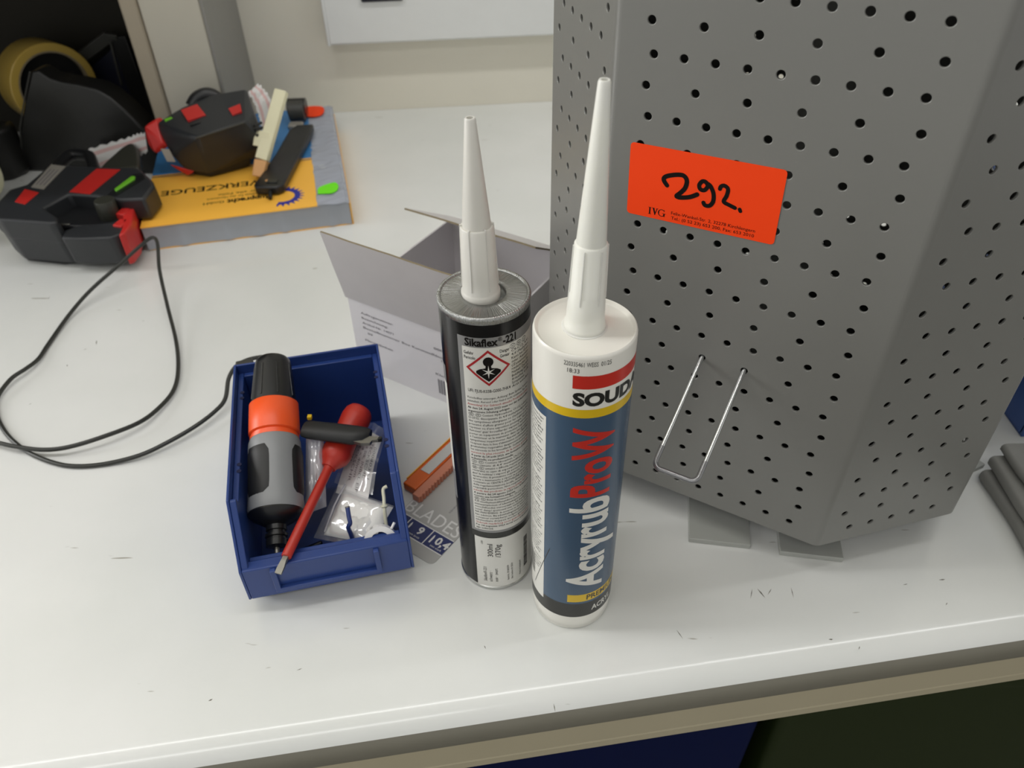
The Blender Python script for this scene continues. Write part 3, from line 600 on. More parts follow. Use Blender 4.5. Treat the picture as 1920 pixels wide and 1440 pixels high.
def flap(name, p0, p1, out, l, ang, m=('box', 'kraft'), wav=0.6, cut=4):
    """flap hinged on the edge p0-p1, opening along 'out' tilted by ang from level; free edge slightly ragged, brown board at its rim"""
    p0, p1 = Vector(p0), Vector(p1); e = (p1 - p0); L = e.length; e.normalize(); dr = Vector(out) * math.cos(rad(ang)) + V(0, 0, math.sin(rad(ang))); nn = e.cross(dr).normalized()
    b = NB(); n = 14; rows = []
    for s_ in (0.0, 1.5):
        for w in (0, 0.5, 1.0):
            row = []
            for i in range(n + 1):
                u = i / n; c = cut * w; x = c + (L - 2 * c) * u; hh = w * l + (wav * noise.noise(V(u * 7, l, 3)) if w == 1.0 else 0)
                row.append(BXM @ (p0 + e * x + dr * hh + nn * (s_ + 1.2 * noise.noise(V(u * 2.2, w * 1.5, l)) * w)))
            rows.append(row)
    g = [[b.verts.new(p) for p in r] for r in rows]
    for k in (0, 3):
        for j in range(2):
            for i in range(n): b.faces.new((g[k + j][i], g[k + j][i + 1], g[k + j + 1][i + 1], g[k + j + 1][i]))
    rimf = []
    for i in range(n): rimf.append(b.faces.new((g[2][i], g[2][i + 1], g[5][i + 1], g[5][i])))
    for j in range(2):
        for i in (0, n): rimf.append(b.faces.new((g[j][i], g[j + 1][i], g[j + 4][i], g[j + 3][i])))
    for q in rimf: q.material_index = 1
    bmesh.ops.recalc_face_normals(b, faces=b.faces[:])
    return put(name, b, list(m), t, smooth=True, angle=30)
ff = flap('flap', (-1, 0, HZ - 1), (LX, 0, HZ - 1), (0, -1, 0), 67, 78, m=('scuff_shade', 'kraft'), cut=0)  # flap board darker: scuffs plus the shade of its tilt in the colour
flap('flap', (LX, LY, HZ), (0, LY, HZ), (0, -1, 0), 76, 31, cut=1)
flap('flap', (0, LY - 4, HZ), (0, 6, HZ), (-1, 0, 0), 58, -86)
flap('flap', (LX, 6, HZ), (LX, LY - 4, HZ), (1, 0, 0), 58, -84)
b = NB(); fb = lambda x, y: BXM @ V(x, -0.25, y)
for i, (s, wd) in enumerate((('Auftragsnummer:', 33), ('Bezeichnung:', 27), ('Artikel-Nr. 14071', 32), ('Bestellnummer', 38), ('09', 5), ('Menge/Einheit', 29))): merge(b, text_bm(s, 2.1, wd), (lambda dz, dx: lambda x, y: fb(x + dx, y + dz))(61 - 4.9 * i - (3 if i == 5 else 0), 12 + (4 if i == 4 else 0)))
merge(b, text_bm('Box Kunststoffdose blau, 100x', 2.3, 66), lambda x, y: fb(x + 52, y + 46))
for i, (s, wd) in enumerate((('0000041239', 30), ('', 1), ('1000483', 17), ('10 cm', 12), ('09', 5), ('Klein Sonder', 31))):
    if s: merge(b, text_bm(s, 2.2, wd, align='C', bold=0.01 if i == 0 else 0), (lambda dz: lambda x, y: fb(x + 99, y + dz))(53 - 5.2 * i))
put('printed_text', b, 'greyink', front)
b = NB(); x = 85
while x < 112:
    w = 0.5 + 0.8 * random.random(); rectm(b, x, x + w, 8, 23, fb); x += w + 0.4 + 0.6 * random.random()
put('barcode', b, 'greyink', front)

# ------------------------------------------------------------------ black cable loop
t = thing('cable', 'thin black cable lying in a loose loop left of the blue bin', 'cable', (-330, 500, 0))
pts = [(-208.0, 520.8, 24.0), (-220.0, 519.8, 22.0), (-229.0, 513.8, 20.0), (-233.9, 504.1, 15.0), (-233.5, 486.4, 9.0), (-238.2, 474.3, 7.0), (-250.2, 457.1, 6.0), (-267.7, 440.2, 5.0), (-285.6, 428.5, 3.5), (-310.1, 421.7, 2.0), (-332.1, 420.1, 2.0), (-350.9, 424.6, 2.0), (-373.3, 435.5, 2.0), (-391.1, 448.3, 2.0), (-406.1, 462.6, 2.0), (-420.5, 481.3, 2.0), (-428.5, 500.1, 3.0), (-426.6, 521.7, 5.0), (-419.8, 535.8, 5.0), (-416.9, 551.5, 3.0), (-418.2, 574.3, 2.0), (-416.1, 616.9, 4.0), (-404.3, 645.9, 12.0), (-382.2, 669.9, 24.0), (-364.7, 687.5, 34.0), (-354.7, 697.8, 38.0), (-347.1, 690.5, 36.0), (-339.3, 661.4, 24.0), (-322.3, 619.4, 12.0), (-300.9, 570.9, 5.0), (-288.2, 533.7, 3.0), (-283.3, 506.0, 3.0), (-287.3, 483.1, 4.0), (-296.6, 462.9, 6.0), (-317.0, 445.8, 8.0), (-340.7, 435.9, 7.0), (-359.9, 434.0, 6.4), (-381.9, 438.0, 6.2), (-398.9, 443.6, 5.4), (-431.7, 457.4, 2.0), (-482.6, 480.8, 2.0), (-560, 500, 2)]
b = NB(); tube(b, catmull(pts, 7), 1.75, 10); put('cord', b, 'cable', t, smooth=True)
b = NB(); box(b, -226, -212, 505, 512, 20, 29, Matrix.Translation(V(-219, 509, 28)) @ Matrix.Rotation(rad(20), 4, 'Z') @ Matrix.Translation(V(219, -509, -28))); put('plug', b, 'dkgrey', t, bevel=1.2)

# ------------------------------------------------------------------ blue stacking bin
BX = V(0.9775, 0.2108, 0); BYd = V(0.2108, -0.9775, 0)
BM = Matrix((BX, BYd, V(0, 0, 1))).transposed().to_4x4(); BM.translation = V(-200.8, 447.2, 0)
Wb, Lb = 104.0, 160.0
t = thing('storage_bin', 'small blue open-fronted plastic bin holding tools and little bags', 'bin', BM @ V(52, 80, 0))
def side(bm, xo, xi, top):
    """one long wall: upright, dropping towards the open front; xo outer face, xi inner face"""
    pr = [(3, 0.8), (0.4, 20), (0, top), (133, top), (157.5, 42), (160, 39), (160, 12), (150, 12), (146, 0.8)]
    a = [BM @ V(xo, y, z) for y, z in pr]; c = [BM @ V(xi, y, z) for y, z in pr]
    loft(bm, [a, c])
b = NB(); side(b, 0, 1.7, 75); side(b, Wb - 1.7, Wb, 75)
box(b, 1.7, Wb - 1.7, 0, 1.7, 1, 75, BM)                                   # back wall
bmesh.ops.recalc_face_normals(b, faces=b.faces[:]); put('outer_shell', b, 'bin', t, bevel=0.5)
b = NB()
for xa, xb in ((1.7, 5.6), (Wb - 5.6, Wb - 1.7)):
    pr = [(1.7, 2), (1.7, 67.5), (128, 67.5), (131, 73.6), (133, 73.6), (157.5, 41), (159, 38), (159, 13), (150, 13), (147, 2)]
    loft(b, [[BM @ V(xa, y, z) for y, z in pr], [BM @ V(xb, y, z) for y, z in pr]])
box(b, 5.6, Wb - 5.6, 1.7, 5.6, 2, 67.5, BM); bmesh.ops.recalc_face_normals(b, faces=b.faces[:]); put('inner_walls', b, 'bin', t, bevel=0.5)
b = NB(); box(b, 5.6, Wb - 5.6, 5.6, 148, 0.9, 3, BM); put('bin_floor', b, 'binin', t)
b = NB(); box(b, 1.7, Wb - 1.7, 152.5, 160, 12, 40, BM); box(b, 5.6, Wb - 5.6, 148, 152.5, 2, 38, BM); put('front_wall', b, 'bin', t, bevel=0.8)
b = NB()
for xa, xb in ((18, 21.5), (80.5, 84)): box(b, xa, xb, 159.6, 163, 20, 38.5, BM)
box(b, 18, 84, 159.6, 163, 18, 21, BM); put('label_holder', b, 'bin', t, bevel=0.5)
for x in (5.7, Wb - 5.7):
    for y in (24, 30, 96, 102):
        b = NB(); lathe(b, [(1.5, 67.0), (1.5, 67.75)], (BM @ V(x + (-0.6 if x < 50 else 0.6), y, 0)), n=12); put('notch', b, 'notch', t)  # dark discs stand for the shade inside the ledge gaps

# --- hose nozzle leaning in the bin
pa = V(-167.5, 440, 91.0); pb = V(-153.6, 339.5, 45.0); axd = (pb - pa).normalized(); pa = pa + axd * 11.5; pb = pb + axd * 5.0
t = thing('hose_nozzle', 'black orange and grey hose spray nozzle leaning in the blue bin', 'spray nozzle', pb)
def lz(name, prof, m, n=40, sm=50): bb = NB(); lathe(bb, prof, pa, axd, n); return put(name, bb, m, t, smooth=True, angle=sm)
Lp = (pb - pa).length
lz('grip_cap', [(6, -6.5), (10.4, -5.6), (11.8, -3.6), (12.4, 0), (14.9, 27), (15.2, 29)], 'bplast')
for k in range(8):
    q = 2 * PI * k / 8 + 0.3; a = axd.orthogonal().normalized(); c = axd.cross(a); rd = a * math.cos(q) + c * math.sin(q); sd = axd.cross(rd)
    bb = NB(); loft(bb, [[pa + axd * h + rd * (r + e) + sd * s for e, s in ((-0.4, -0.9), (0.45, -0.5), (0.45, 0.5), (-0.4, 0.9))] for h, r in ((2, 12.5), (26, 14.7))]); put('grip_rib', bb, 'bplast', t)
lz('orange_ring', [(15.2, 28.6), (16.2, 29.4), (16.6, 45), (16.7, 50.5), (15.8, 51.2), (15.2, 51.4), (15.2, 53), (16.0, 53.2), (16.0, 55)], 'tool_orange')
lz('grey_body', [(14, 54.6), (15.9, 55.0), (16.9, 58), (17.2, 70), (17.3, 94), (17.6, 99), (17.9, Lp - 2), (17.4, Lp)], 'tool_grey')
a = V(1, 0, 0) - axd * axd.x; a.normalize(); c = a.cross(axd)
for ang in (-31, 93, 211):
    bb = NB(); cen = rad(90 - ang) if False else rad(ang)
    g = []
    for i in range(9):
        w = i / 8; row = []
        for j in range(9):
            v = j / 8; hh = 63 + 34 * v; cut = 1 - 0.28 * max(0, abs(2 * v - 1) - 0.72) / 0.28; q = cen + rad(34) * (2 * w - 1) * cut
            row.append(bb.verts.new(pa + axd * hh + (c * math.cos(q) + a * math.sin(q)) * (18.05 if 0 < i < 8 and 0 < j < 8 else 17.2)))
        g.append(row)
    for i in range(8):
        for j in range(8): bb.faces.new((g[i][j], g[i + 1][j], g[i + 1][j + 1], g[i][j + 1]))
    bmesh.ops.recalc_face_normals(bb, faces=bb.faces[:]); put('rubber_pad', bb, 'rubber', t, smooth=True)
lz('front_collar', [(17.2, Lp - 0.4), (17.6, Lp + 1), (15.5, Lp + 4), (8.5, Lp + 8), (6.5, Lp + 9), (6.5, Lp + 12), (5.6, Lp + 12.4), (5.6, Lp + 14), (7.0, Lp + 14.4), (7.0, Lp + 16), (5.8, Lp + 16.4), (5.8, Lp + 17.4), (6.6, Lp + 17.8), (6.6, Lp + 22), (3, Lp + 23)], 'bplast')
pe = pa + axd * (Lp + 20); bb = NB(); tube(bb, [pe, pe + axd * 14], 1.7, 12); put('steel_shaft', bb, 'steel', t, smooth=True)

# --- red insulated screwdriver
t = thing('screwdriver', 'red insulated slotted screwdriver lying across the bin front', 'screwdriver', (-122, 371, 46))
h0 = V(-106.5, 412, 60); h1 = V(-122.6, 371.1, 49.5); tip = V(-141.8, 288.5, 42.6); sd_ = (tip - h1).normalized()
b = NB(); ah = (h1 - h0); Lh = ah.length; lathe(b, [(4, -2), (8.0, 0), (9.8, 3), (10.4, 8), (9.3, 18), (9.0, 24), (10.2, 34), (10.6, Lh * .8), (9.8, Lh - 4), (7.6, Lh - 1), (5.6, Lh + 1.5), (4.9, Lh + 3.5)], h0, ah, 28); put('handle', b, 'red', t, smooth=True, angle=60)
b = NB(); lathe(b, [(4.6, 0), (3.3, 4), (3.15, 8), (3.15, 73), (2.9, 73.6)], h1 + sd_ * 0.5, sd_, 20); put('insulated_shaft', b, 'red', t, smooth=True)
b = NB(); e0 = h1 + sd_ * 72; sx = V(1, -.1, 0) - sd_ * sd_.x; sx.normalize(); sz = sx.cross(sd_)
loft(b, [[e0 + sx * (w * i) + sz * (k * j) + sd_ * l for i, j in ((-1, -1), (1, -1), (1, 1), (-1, 1))] for l, w, k in ((0, 1.6, 1.4), (5, 1.6, 1.3), (9, 2.1, 0.9), (13.8, 2.2, 0.45))]); put('blade', b, 'steel', t, smooth=False)

# --- folding knife with black handle across the screwdriver
t = thing('craft_knife', 'black rubber-handled knife with grey blade lying over the screwdriver handle', 'knife', (-112, 381, 60))
k0 = V(-134, 384.5, 68); k1 = V(-96, 377.5, 67); kd = (k1 - k0).normalized(); ks = V(-kd.y, kd.x, 0).normalized(); ku = kd.cross(ks)
b = NB(); rings = []
for l, w, hh, s_ in ((-6, 6.4, 3.6, 0), (-2, 7.4, 4.6, 0), (14, 7.8, 5, 0), (29, 7.9, 5, 0.2), (36, 6.4, 4.4, 1.3), (39.5, 3.6, 3.0, 2.6)):
    rings.append([k0 + kd * l + ks * (w * math.cos(q * PI / 7) + s_) + ku * (hh * math.sin(q * PI / 7)) for q in range(14)])
loft(b, rings); put('handle', b, 'rubber', t, smooth=True)
b = NB(); bl = [(27, -6.0), (38, -0.2), (47, 0.2), (46.2, -2.4), (42.6, -3.6), (41.8, -6.4), (36, -7.6)]
loft(b, [[k0 + kd * x + ks * y + ku * z for x, y in ccw(bl)] for z in (-1.0, 1.4)]); put('blade', b, 'steel', t)
b = NB(); loft(b, [[k0 + kd * x + ks * y + ku * z for x, y in ccw([(45.6, -2.6), (48.4, -1.4), (48.2, 0.6), (46.2, 0.6)])] for z in (-1.2, 1.6)]); put('blade_catch', b, 'bplast', t)

# --- small plastic bags
def pouch(parent, name, m, P, thick, seed, amp=2.2, n=18, flat_edge=True):
    """a crumpled closed film pouch over the quad P (four corners)"""
    b = NB(); P = [Vector(p) for p in P]; nrm = (P[1] - P[0]).cross(P[3] - P[0]).normalized()
    if nrm.z < 0: nrm = -nrm
    g = [[], []]
    for s_ in (0, 1):
        for i in range(n + 1):
            row = []
            for j in range(n + 1):
                u, v = i / n, j / n; p = (P[0] * (1 - u) + P[1] * u) * (1 - v) + (P[3] * (1 - u) + P[2] * u) * v
                e = min(u, 1 - u, v, 1 - v); bulge = thick * min(1, e * 5) ** 0.6
                q = noise.noise(V(u * 4.5, v * 4.5, seed)) * amp + noise.noise(V(u * 11, v * 11, seed + 3)) * amp * 0.45
                row.append(b.verts.new(p + nrm * ((bulge + q * (0.4 + e * 2)) if s_ else min(0, q * 0.15))))
            g[s_].append(row)
    for s_ in (0, 1):
        for i in range(n):
            for j in range(n): b.faces.new((g[s_][i][j], g[s_][i + 1][j], g[s_][i + 1][j + 1], g[s_][i][j + 1]))
    return put(name, b, m, parent, smooth=True, angle=38)
t = thing('plastic_bag', 'clear zip bag with white contents at the front of the blue bin', 'bag', (-103, 343, 24))
Q = [(-133, 333, 19), (-95, 322.5, 20), (-81, 352, 27), (-122, 372, 27)]
pouch(t, 'film', 'bag', Q, 6.5, 1.3, 1.6)
cq = [Vector(q) for q in Q]; cc = sum(cq, V(0, 0, 0)) / 4
q2 = [cc + (p - cc) * 0.86 + V(3.4, -0.6, 0.9) for p in cq]; pouch(t, 'contents', 'tissue', q2, 5.4, 5.1, 0.8, 14)
b = NB(); e = (cq[3] - cq[0]); tube(b, [cq[0] + e * 0.06 + V(7.5, -2, 5), cq[0] + e * 0.5 + V(7.6, -2, 8.2), cq[0] + e * 0.94 + V(7.5, -2, 6)], 0.6, 8); put('zip_seal', b, 'bag2', t, smooth=True)
t = thing('plastic_bag', 'crumpled milky plastic bag between the hose nozzle and the screwdriver', 'bag', (-133, 373, 40))
pouch(t, 'film', 'bag2', [(-140, 347, 26), (-126, 352, 28), (-127.5, 388, 67), (-141, 396, 64)], 6, 8.2, 2.2)
b = NB(); tube(b, [(-134.5, 352, 31), (-133.5, 368, 46), (-133, 378, 56)], 3.4, 12); put('white_insert', b, 'paper', t, smooth=True)
b = NB(); box(b, -139, -136, 394, 397, 68, 71); put('yellow_tab', b, 'yellow', t, bevel=0.4)
# --- printed slip in its sleeve
t = thing('paper_slip', 'curled printed paper slip in clear sleeve by the right wall of the blue bin', 'label', (-105, 388, 28))
def slip(u, v, off=0.0): 
    p = V(-122, 365, 27) * (1 - u) * (1 - v) + V(-99, 355, 27) * u * (1 - v) + V(-92.5, 402, 44) * u * v + V(-109, 412, 42) * (1 - u) * v
    return p + V(0, 0, 4.5 * math.sin(PI * v) - 2.2 * (2 * u - 1) ** 2 * v + off)
b = NB(); rectm(b, 0, 1, 0, 1, lambda x, y: slip(x, y), 8, 16); put('paper_strip', b, 'paper', t, smooth=True)
b = NB(); fs = lambda x, y: slip(y, 1 - x, 0.25)
for i, (s, wd, st) in enumerate((('00040361', .5, .22), ('TECKSCHL', .55, .18), ('1 x Stk. INBEL EIF', .72, .2), ('4 x 40mm', .45, .3), ('TECKSCHR', .6, .22), ('00040361', .35, .2))):
    merge(b, text_bm(s, 0.085, wd, step=0.06), (lambda yy, xx: lambda x, y: fs(x + xx, y + yy))(0.84 - 0.145 * i, st))
put('printed_text', b, 'greyink', t)
b = NB(); rectm(b, -0.12, 1.12, 0.1, 1.16, lambda x, y: slip(x, y, 1.3 + 1.3 * noise.noise(V(x * 5, y * 6, 2))), 14, 14); put('clear_sleeve', b, 'bag', t, smooth=True)
# --- hooks, clip and pin
t = thing('screw_hook', 'dark blue bent screw hook standing on the clear zip bag', 'hook', (-106.3, 329, 24))
b = NB(); tube(b, catmull([(-107.9, 338.5, 42), (-106.6, 333, 38.5), (-106.0, 330.8, 36), (-107.4, 329.6, 33), (-106.4, 328.5, 27), (-105.6, 327.6, 20)], 6), 1.5, 10); put('shank', b, 'hookblue', t, smooth=True)
b = NB(); d_ = V(-1.3, 5.5, 3.5).normalized(); lathe(b, [(1.55, 0), (1.55, 0.9)], V(-107.9, 338.5, 42) - d_ * 0.2, d_, 14); put('shank_end', b, 'steel', t)
t = thing('screw_hook', 'cream coated screw hook beside the right wall of the blue bin', 'hook', (-85, 341, 24))
b = NB(); tube(b, catmull([(-83.6, 353.5, 45), (-86.0, 351.8, 44), (-85.4, 347, 41), (-85.0, 342, 38), (-84.6, 338, 33), (-83.6, 332, 25)], 6), 1.15, 10); put('shank', b, 'lcream', t, smooth=True)
b = NB(); lathe(b, [(1.5, 0), (2.6, 0.6), (2.6, 1.6), (1.5, 2.2)], (-85.2, 343.5, 38.5), (0.1, -0.7, -0.6), 16); put('collar', b, 'lcream', t, smooth=True)
t = thing('plastic_clip', 'white open plastic pipe clip in the front corner of the bin', 'clip', (-86, 324, 22))
b = NB(); Cc = V(-85.6, 318.8, 33); xx = V(.97, .2, 0); yy = V(-.12, .6, .79); zz = xx.cross(yy)
o_ = []; i_ = []
for k in range(17):
    q = rad(-15 + 210 * k / 16); o_.append((10.2 * math.cos(q) if abs(math.cos(q)) < .8 else 9.6 * (1 if math.cos(q) > 0 else -1), 9.6 * math.sin(q))); i_.append((6.1 * math.cos(q), 6.1 * math.sin(q)))
for k in range(16):
    loft(b, [[Cc + xx * x + yy * y + zz * z for x, y in (o_[k], o_[k + 1], i_[k + 1], i_[k])] for z in (-3.5, 3.5)])
bmesh.ops.remove_doubles(b, verts=b.verts[:], dist=0.01); bmesh.ops.recalc_face_normals(b, faces=b.faces[:]); put('clip_ring', b, 'wplast', t, smooth=True)
b = NB(); tube(b, [Cc + xx * 8 + yy * 6, Cc + xx * 10.5 + yy * 9.5], 0.9, 8); put('clip_tongue', b, 'wplast', t, smooth=True)
t = thing('dowel_pin', 'short black pin lying on the floor of the blue bin', 'pin', (-136, 338, 4.6))
b = NB(); tube(b, [(-142, 334.5, 4.8), (-141.2, 334.9, 4.8), (-131.6, 340, 4.8), (-131, 340.3, 4.8)], 1.6, 12, [1.1, 1.6, 1.6, 1.1]); put('pin_shaft', b, 'bplast', t, smooth=True)

# ------------------------------------------------------------------ blade pack on its card
cx_ = V(0.808, -0.589, 0); cy_ = V(0.589, 0.808, 0); C0_ = V(-73.8, 347.6, 0)
CM = Matrix((cx_, cy_, V(0, 0, 1))).transposed().to_4x4(); CM.translation = C0_
t = thing('blade_card', 'grey blade packaging card with navy print beside the blue bin', 'card', CM @ V(10, 40, 0.3))
def rrect(x0, x1, y0, y1, r):
    o = []
    for cx, cy, a in ((x1 - r, y1 - r, 0), (x0 + r, y1 - r, 90), (x0 + r, y0 + r, 180), (x1 - r, y0 + r, 270)):
        for k in range(5): q = rad(a + 22.5 * k); o.append((cx + r * math.cos(q), cy + r * math.sin(q)))
    return o
b = NB(); prism(b, rrect(-19, 29.3, -9.5, 96, 4), 0.1, 0.6, mx=CM); put('card_sheet', b, 'card', t)
cf = lambda off: (lambda x, y: CM @ V(x, y, off))
b = NB(); polym(b, [(-19, 0.2), (29.3, 0.2), (29.3, 14.0), (-19, 14.0)], cf(0.64)); put('navy_strip', b, 'navy', t)
b = NB(); q = cf(0.70)
for x0, x1, y0, y1 in ((-19, 29.3, 13.6, 14.4), (-19, 29.3, -0.4, 0.4), (11.6, 12.4, 0.2, 14), (-8.4, -7.6, 0.2, 14)): rectm(b, x0, x1, y0, y1, q)
merge(b, text_bm('9', 6.2, bold=0.03), lambda x, y: q(x + 2.2, y + 5.2)); merge(b, text_bm('0,4', 6.2, bold=0.03), lambda x, y: q(x + 18.2, y + 5.2))
merge(b, text_bm('mm breit', 1.7), lambda x, y: q(x - 1.5, y + 1.9)); merge(b, text_bm('mm stark', 1.7), lambda x, y: q(x + 17.6, y + 1.9))
for x in (-5.6, 14.6): polym(b, [(x, 4), (x + 1.3, 4), (x + 1.3, 9.2), (x + 0.6, 11.4), (x, 10.4)], q)
merge(b, text_bm('BLADES', 11.0, 47, 0.0, res=3), lambda x, y: q(x - 18.6, y + 16.5)); put('white_print', b, 'cardw', t)
b = NB(); merge(b, text_bm('klingen', 9.0, 38, 0.03, res=3), lambda x, y: q(28.2 - y, x + 29 - 18 + 4)) if False else merge(b, text_bm('klingen', 8.2, 44, 0.03, res=3), lambda x, y: q(17.5 + y * 1.0, 78 - x))
put('navy_lettering', b, 'navy', t)
b = NB(); merge(b, text_bm('SPARE BLADES FOR KNIVES', 1.4, 40), lambda x, y: q(10 + y, 72 - x)); put('small_print', b, 'greyink', t)
t2 = thing('blade_case', 'translucent orange ribbed blade dispenser lying on the packaging card', 'blade case', CM @ V(-21, 70, 1))
b = NB(); box(b, -31, -19.1, 31, 108, 0.7, 7.5, CM); put('case_body', b, 'blade_or', t2, bevel=0.8)
b = NB(); box(b, -19, -12.6, 27, 100, 0.7, 6.8, CM); put('side_rail', b, 'blade_sal', t2, bevel=0.6)
for k in range(20):
    b = NB(); box(b, -12.7, -11.9, 28.5 + 3.3 * k, 30.4 + 3.3 * k, 0.9, 6.6, CM); put('grip_rib', b, 'blade_sal', t2)
b = NB(); box(b, -28.6, -20.4, 48, 100, 7.4, 8.0, CM); put('clear_window', b, 'clear', t2, bevel=0.2)
b = NB(); box(b, -31.8, -31.1, 36, 108, 5.8, 7.8, CM); put('yellow_edge', b, 'cover', t2)
b = NB(); box(b, -18.8, -13, 86, 101, 6.6, 7.4, CM); put('slider', b, 'tool_orange', t2, bevel=0.3)
# ------------------------------------------------------------------ shrink-wrapped catalogue
cR = V(0.9753, 0.2209, 0); cD = V(-0.2209, 0.9753, 0); CF = V(-380.2, 735.4, 0)
KM = Matrix((cR, cD, V(0, 0, 1))).transposed().to_4x4(); KM.translation = CF
t = thing('catalogue', 'thick film-wrapped catalogue with orange and blue cover lying on the worktop', 'catalogue', KM @ V(107, 140, 0))
b = NB(); g = []
for i in range(61):
    x = -1 + 214 * i / 60; g.append(x)
lo = [(x, 0.6 + 2.6 * abs(math.sin(x * 0.085 + 1.5 * noise.noise(V(x * 0.03, 5, 1)))) ** 0.6) for x in g] + [(213, 277), (-1, 277)]
prism(b, lo, 1.4, 28.6, mx=KM); put('page_block', b, 'pages', t, smooth=True)
b = NB(); box(b, -1, 215, 3, 279, 0.1, 1.3, KM); put('lower_cover', b, 'cover', t)
b = NB(); box(b, 213.1, 215, 4, 262, 1.4, 25, KM); put('orange_edge', b, 'cover', t, bevel=0.5)
b = NB(); n = 40
rectm(b, 179.5, 214, -2.5, 279, lambda x, y: KM @ V(x, y, 29.2 + 1.3 * noise.noise(V(x * 0.05, y * 0.035, 4)) + 2.2 * abs(noise.noise(V((y - 0.35 * x) * 0.085, (x + y * 0.35) * 0.03, 9))) ** 1.3 + 0.8 * abs(noise.noise(V((y + 0.5 * x) * 0.16, (x - y) * 0.03, 3))) - (1.5 if x > 212 else 0)), 18, 130)
put('film_strip', b, 'wrap', t, smooth=True)
b = NB(); box(b, -1, 180, -2, 116, 28.7, 29.9, KM); put('orange_cover', b, 'cover', t)
b = NB(); box(b, -1, 180.5, 118.2, 121.5, 28.7, 29.85, KM); put('cover_line', b, 'cover', t)
b = NB(); box(b, -1, 180.5, 116, 118.2, 28.7, 29.82, KM); put('navy_line', b, 'navy', t)
b = NB(); box(b, -1, 181, 121.5, 279, 28.7, 29.8, KM); put('blue_cover', b, 'coverb', t)
kf = lambda off: (lambda x, y: KM @ V(x, y, off))
def upside(bm, s, h, xr, yb, w, bold=0.0):
    """printed upside down as seen from the front: starts at xr, runs to the left, tops towards us"""
    merge(bm, text_bm(s, h, w, bold, step=0, res=3), lambda x, y: kf(29.98)(xr - x, yb - y))
b = NB(); upside(b, 'WERKZEUGE', 11.5, 129, 77.5, 116, 0.012)
upside(b, 'f\u00fcr alle F\u00e4lle', 4.5, 119, 54, 44); upside(b, 'Qualit\u00e4t f\u00fcr das Handwerk', 4.2, 121, 46, 58); upside(b, 'Rupprecht', 8.5, 131, 37.5, 46, 0.04); upside(b, 'GmbH', 5, 82, 36.5, 22, 0.01)
put('cover_print', b, 'ink', t)
b = NB(); gc = (144.0, 29.5); K = 14
for k in range(26):
    a0, a1 = rad(-110 + k * 8.0), rad(-110 + (k + 1) * 8.0)
    polym(b, [(gc[0] + r * math.cos(a), gc[1] + r * 1.0 * math.sin(a)) for r, a in ((13, a0), (19, a0), (19, a1), (13, a1))], kf(29.96))
    if k % 2 == 0:
        am = (a0 + a1) / 2; polym(b, [(gc[0] + r * math.cos(am + e), gc[1] + r * math.sin(am + e)) for r, e in ((18.5, -0.10), (23.5, -0.02), (23.5, 0.02), (18.5, 0.10))], kf(29.97))
put('gear_emblem', b, 'gear', t)
def blob(pts, zoff, m, nm, lb):
    b = NB(); p = catmull([(x, y, 0) for x, y in pts] + [(pts[0][0], pts[0][1], 0)], 5)[:-1]
    prism(b, [(q.x, q.y) for q in p], zoff, zoff + 0.5, mx=KM); put(nm, b, m, t, label=lb)
blob([(182, 22), (183.5, 36), (196, 44), (203.5, 43), (204.5, 30), (198, 20)], 31.2, 'neon', 'price_dot', 'neon green sticker')
blob([(174, 250), (172, 270), (183, 280), (199, 276), (203, 262), (198, 246), (186, 243)], 31.2, 'orange', 'price_dot', 'neon orange sticker')

# ------------------------------------------------------------------ label gun lying on the worktop
t = thing('label_gun', 'black price label gun lying flat on the bare worktop at far left', 'label gun', (-450, 765, 0))
band = [(-521, 724), (-522, 770), (-508.8, 781.7), (-504.3, 828.9), (-446.4, 820.7), (-400.9, 815.8), (-376, 784), (-370, 772), (-371.3, 743.0), (-395.7, 741.8), (-424.6, 752), (-454.2, 757.4), (-468, 728), (-446, 709), (-440.5, 698), (-446, 695), (-501.8, 705.7)]
b = NB(); prism(b, band, 32, 58, (0, 4)); put('body', b, 'gun', t, bevel=5, seg=3, angle=30)
b = NB(); prism(b, [(-520, 728), (-521, 768), (-508, 784), (-503, 828), (-448, 822), (-408, 816), (-400, 780), (-391, 746), (-396, 745), (-424.6, 755), (-454.2, 760), (-468, 732), (-446, 713), (-441.5, 702), (-447, 699), (-501, 709.5)], 6, 36, (0, 6)); put('lower_shell', b, 'gun', t, bevel=3, seg=2, angle=30)
b = NB(); prism(b, [(-505, 722), (-462, 712), (-440, 716), (-436, 748), (-440, 800), (-500, 815)], 0.2, 8); put('underside', b, 'gunb', t, bevel=2)
b = NB(); prism(b, [(-478, 735), (-452, 722), (-433.8, 719), (-398, 722), (-396, 745), (-411, 771), (-440, 780), (-472, 786)], 8, 41); put('lower_deck', b, 'gunb', t, bevel=2.5)
b = NB(); prism(b, [(-443, 706), (-434, 716), (-398.3, 722), (-385, 712), (-381.6, 697), (-390, 689), (-420, 688), (-440, 691)], 8, 44, (-3, 10)); put('front_block', b, 'gun', t, bevel=3, seg=3)
b = NB(); prism(b, [(-396, 742), (-409, 768), (-405, 771), (-390, 760), (-377, 712), (-377.6, 694), (-382, 690), (-384, 706)], 10, 46, (-2, 3)); put('red_slide', b, 'gunred', t, bevel=1.5)
for z, x, y in ((47, -394, 738), (46, -389, 716)):
    b = NB(); prism(b, [(x - 7, y - 5), (x + 3, y - 8), (x + 5, y + 6), (x - 4, y + 8)], 40, z); put('red_tab', b, 'gunred', t, bevel=1)
b = NB(); lathe(b, [(9.5, 40), (10.2, 41), (10.2, 59), (9.4, 60.5), (2, 61)], (-409, 737, 0), n=28); put('knob', b, 'olive', t, smooth=True)
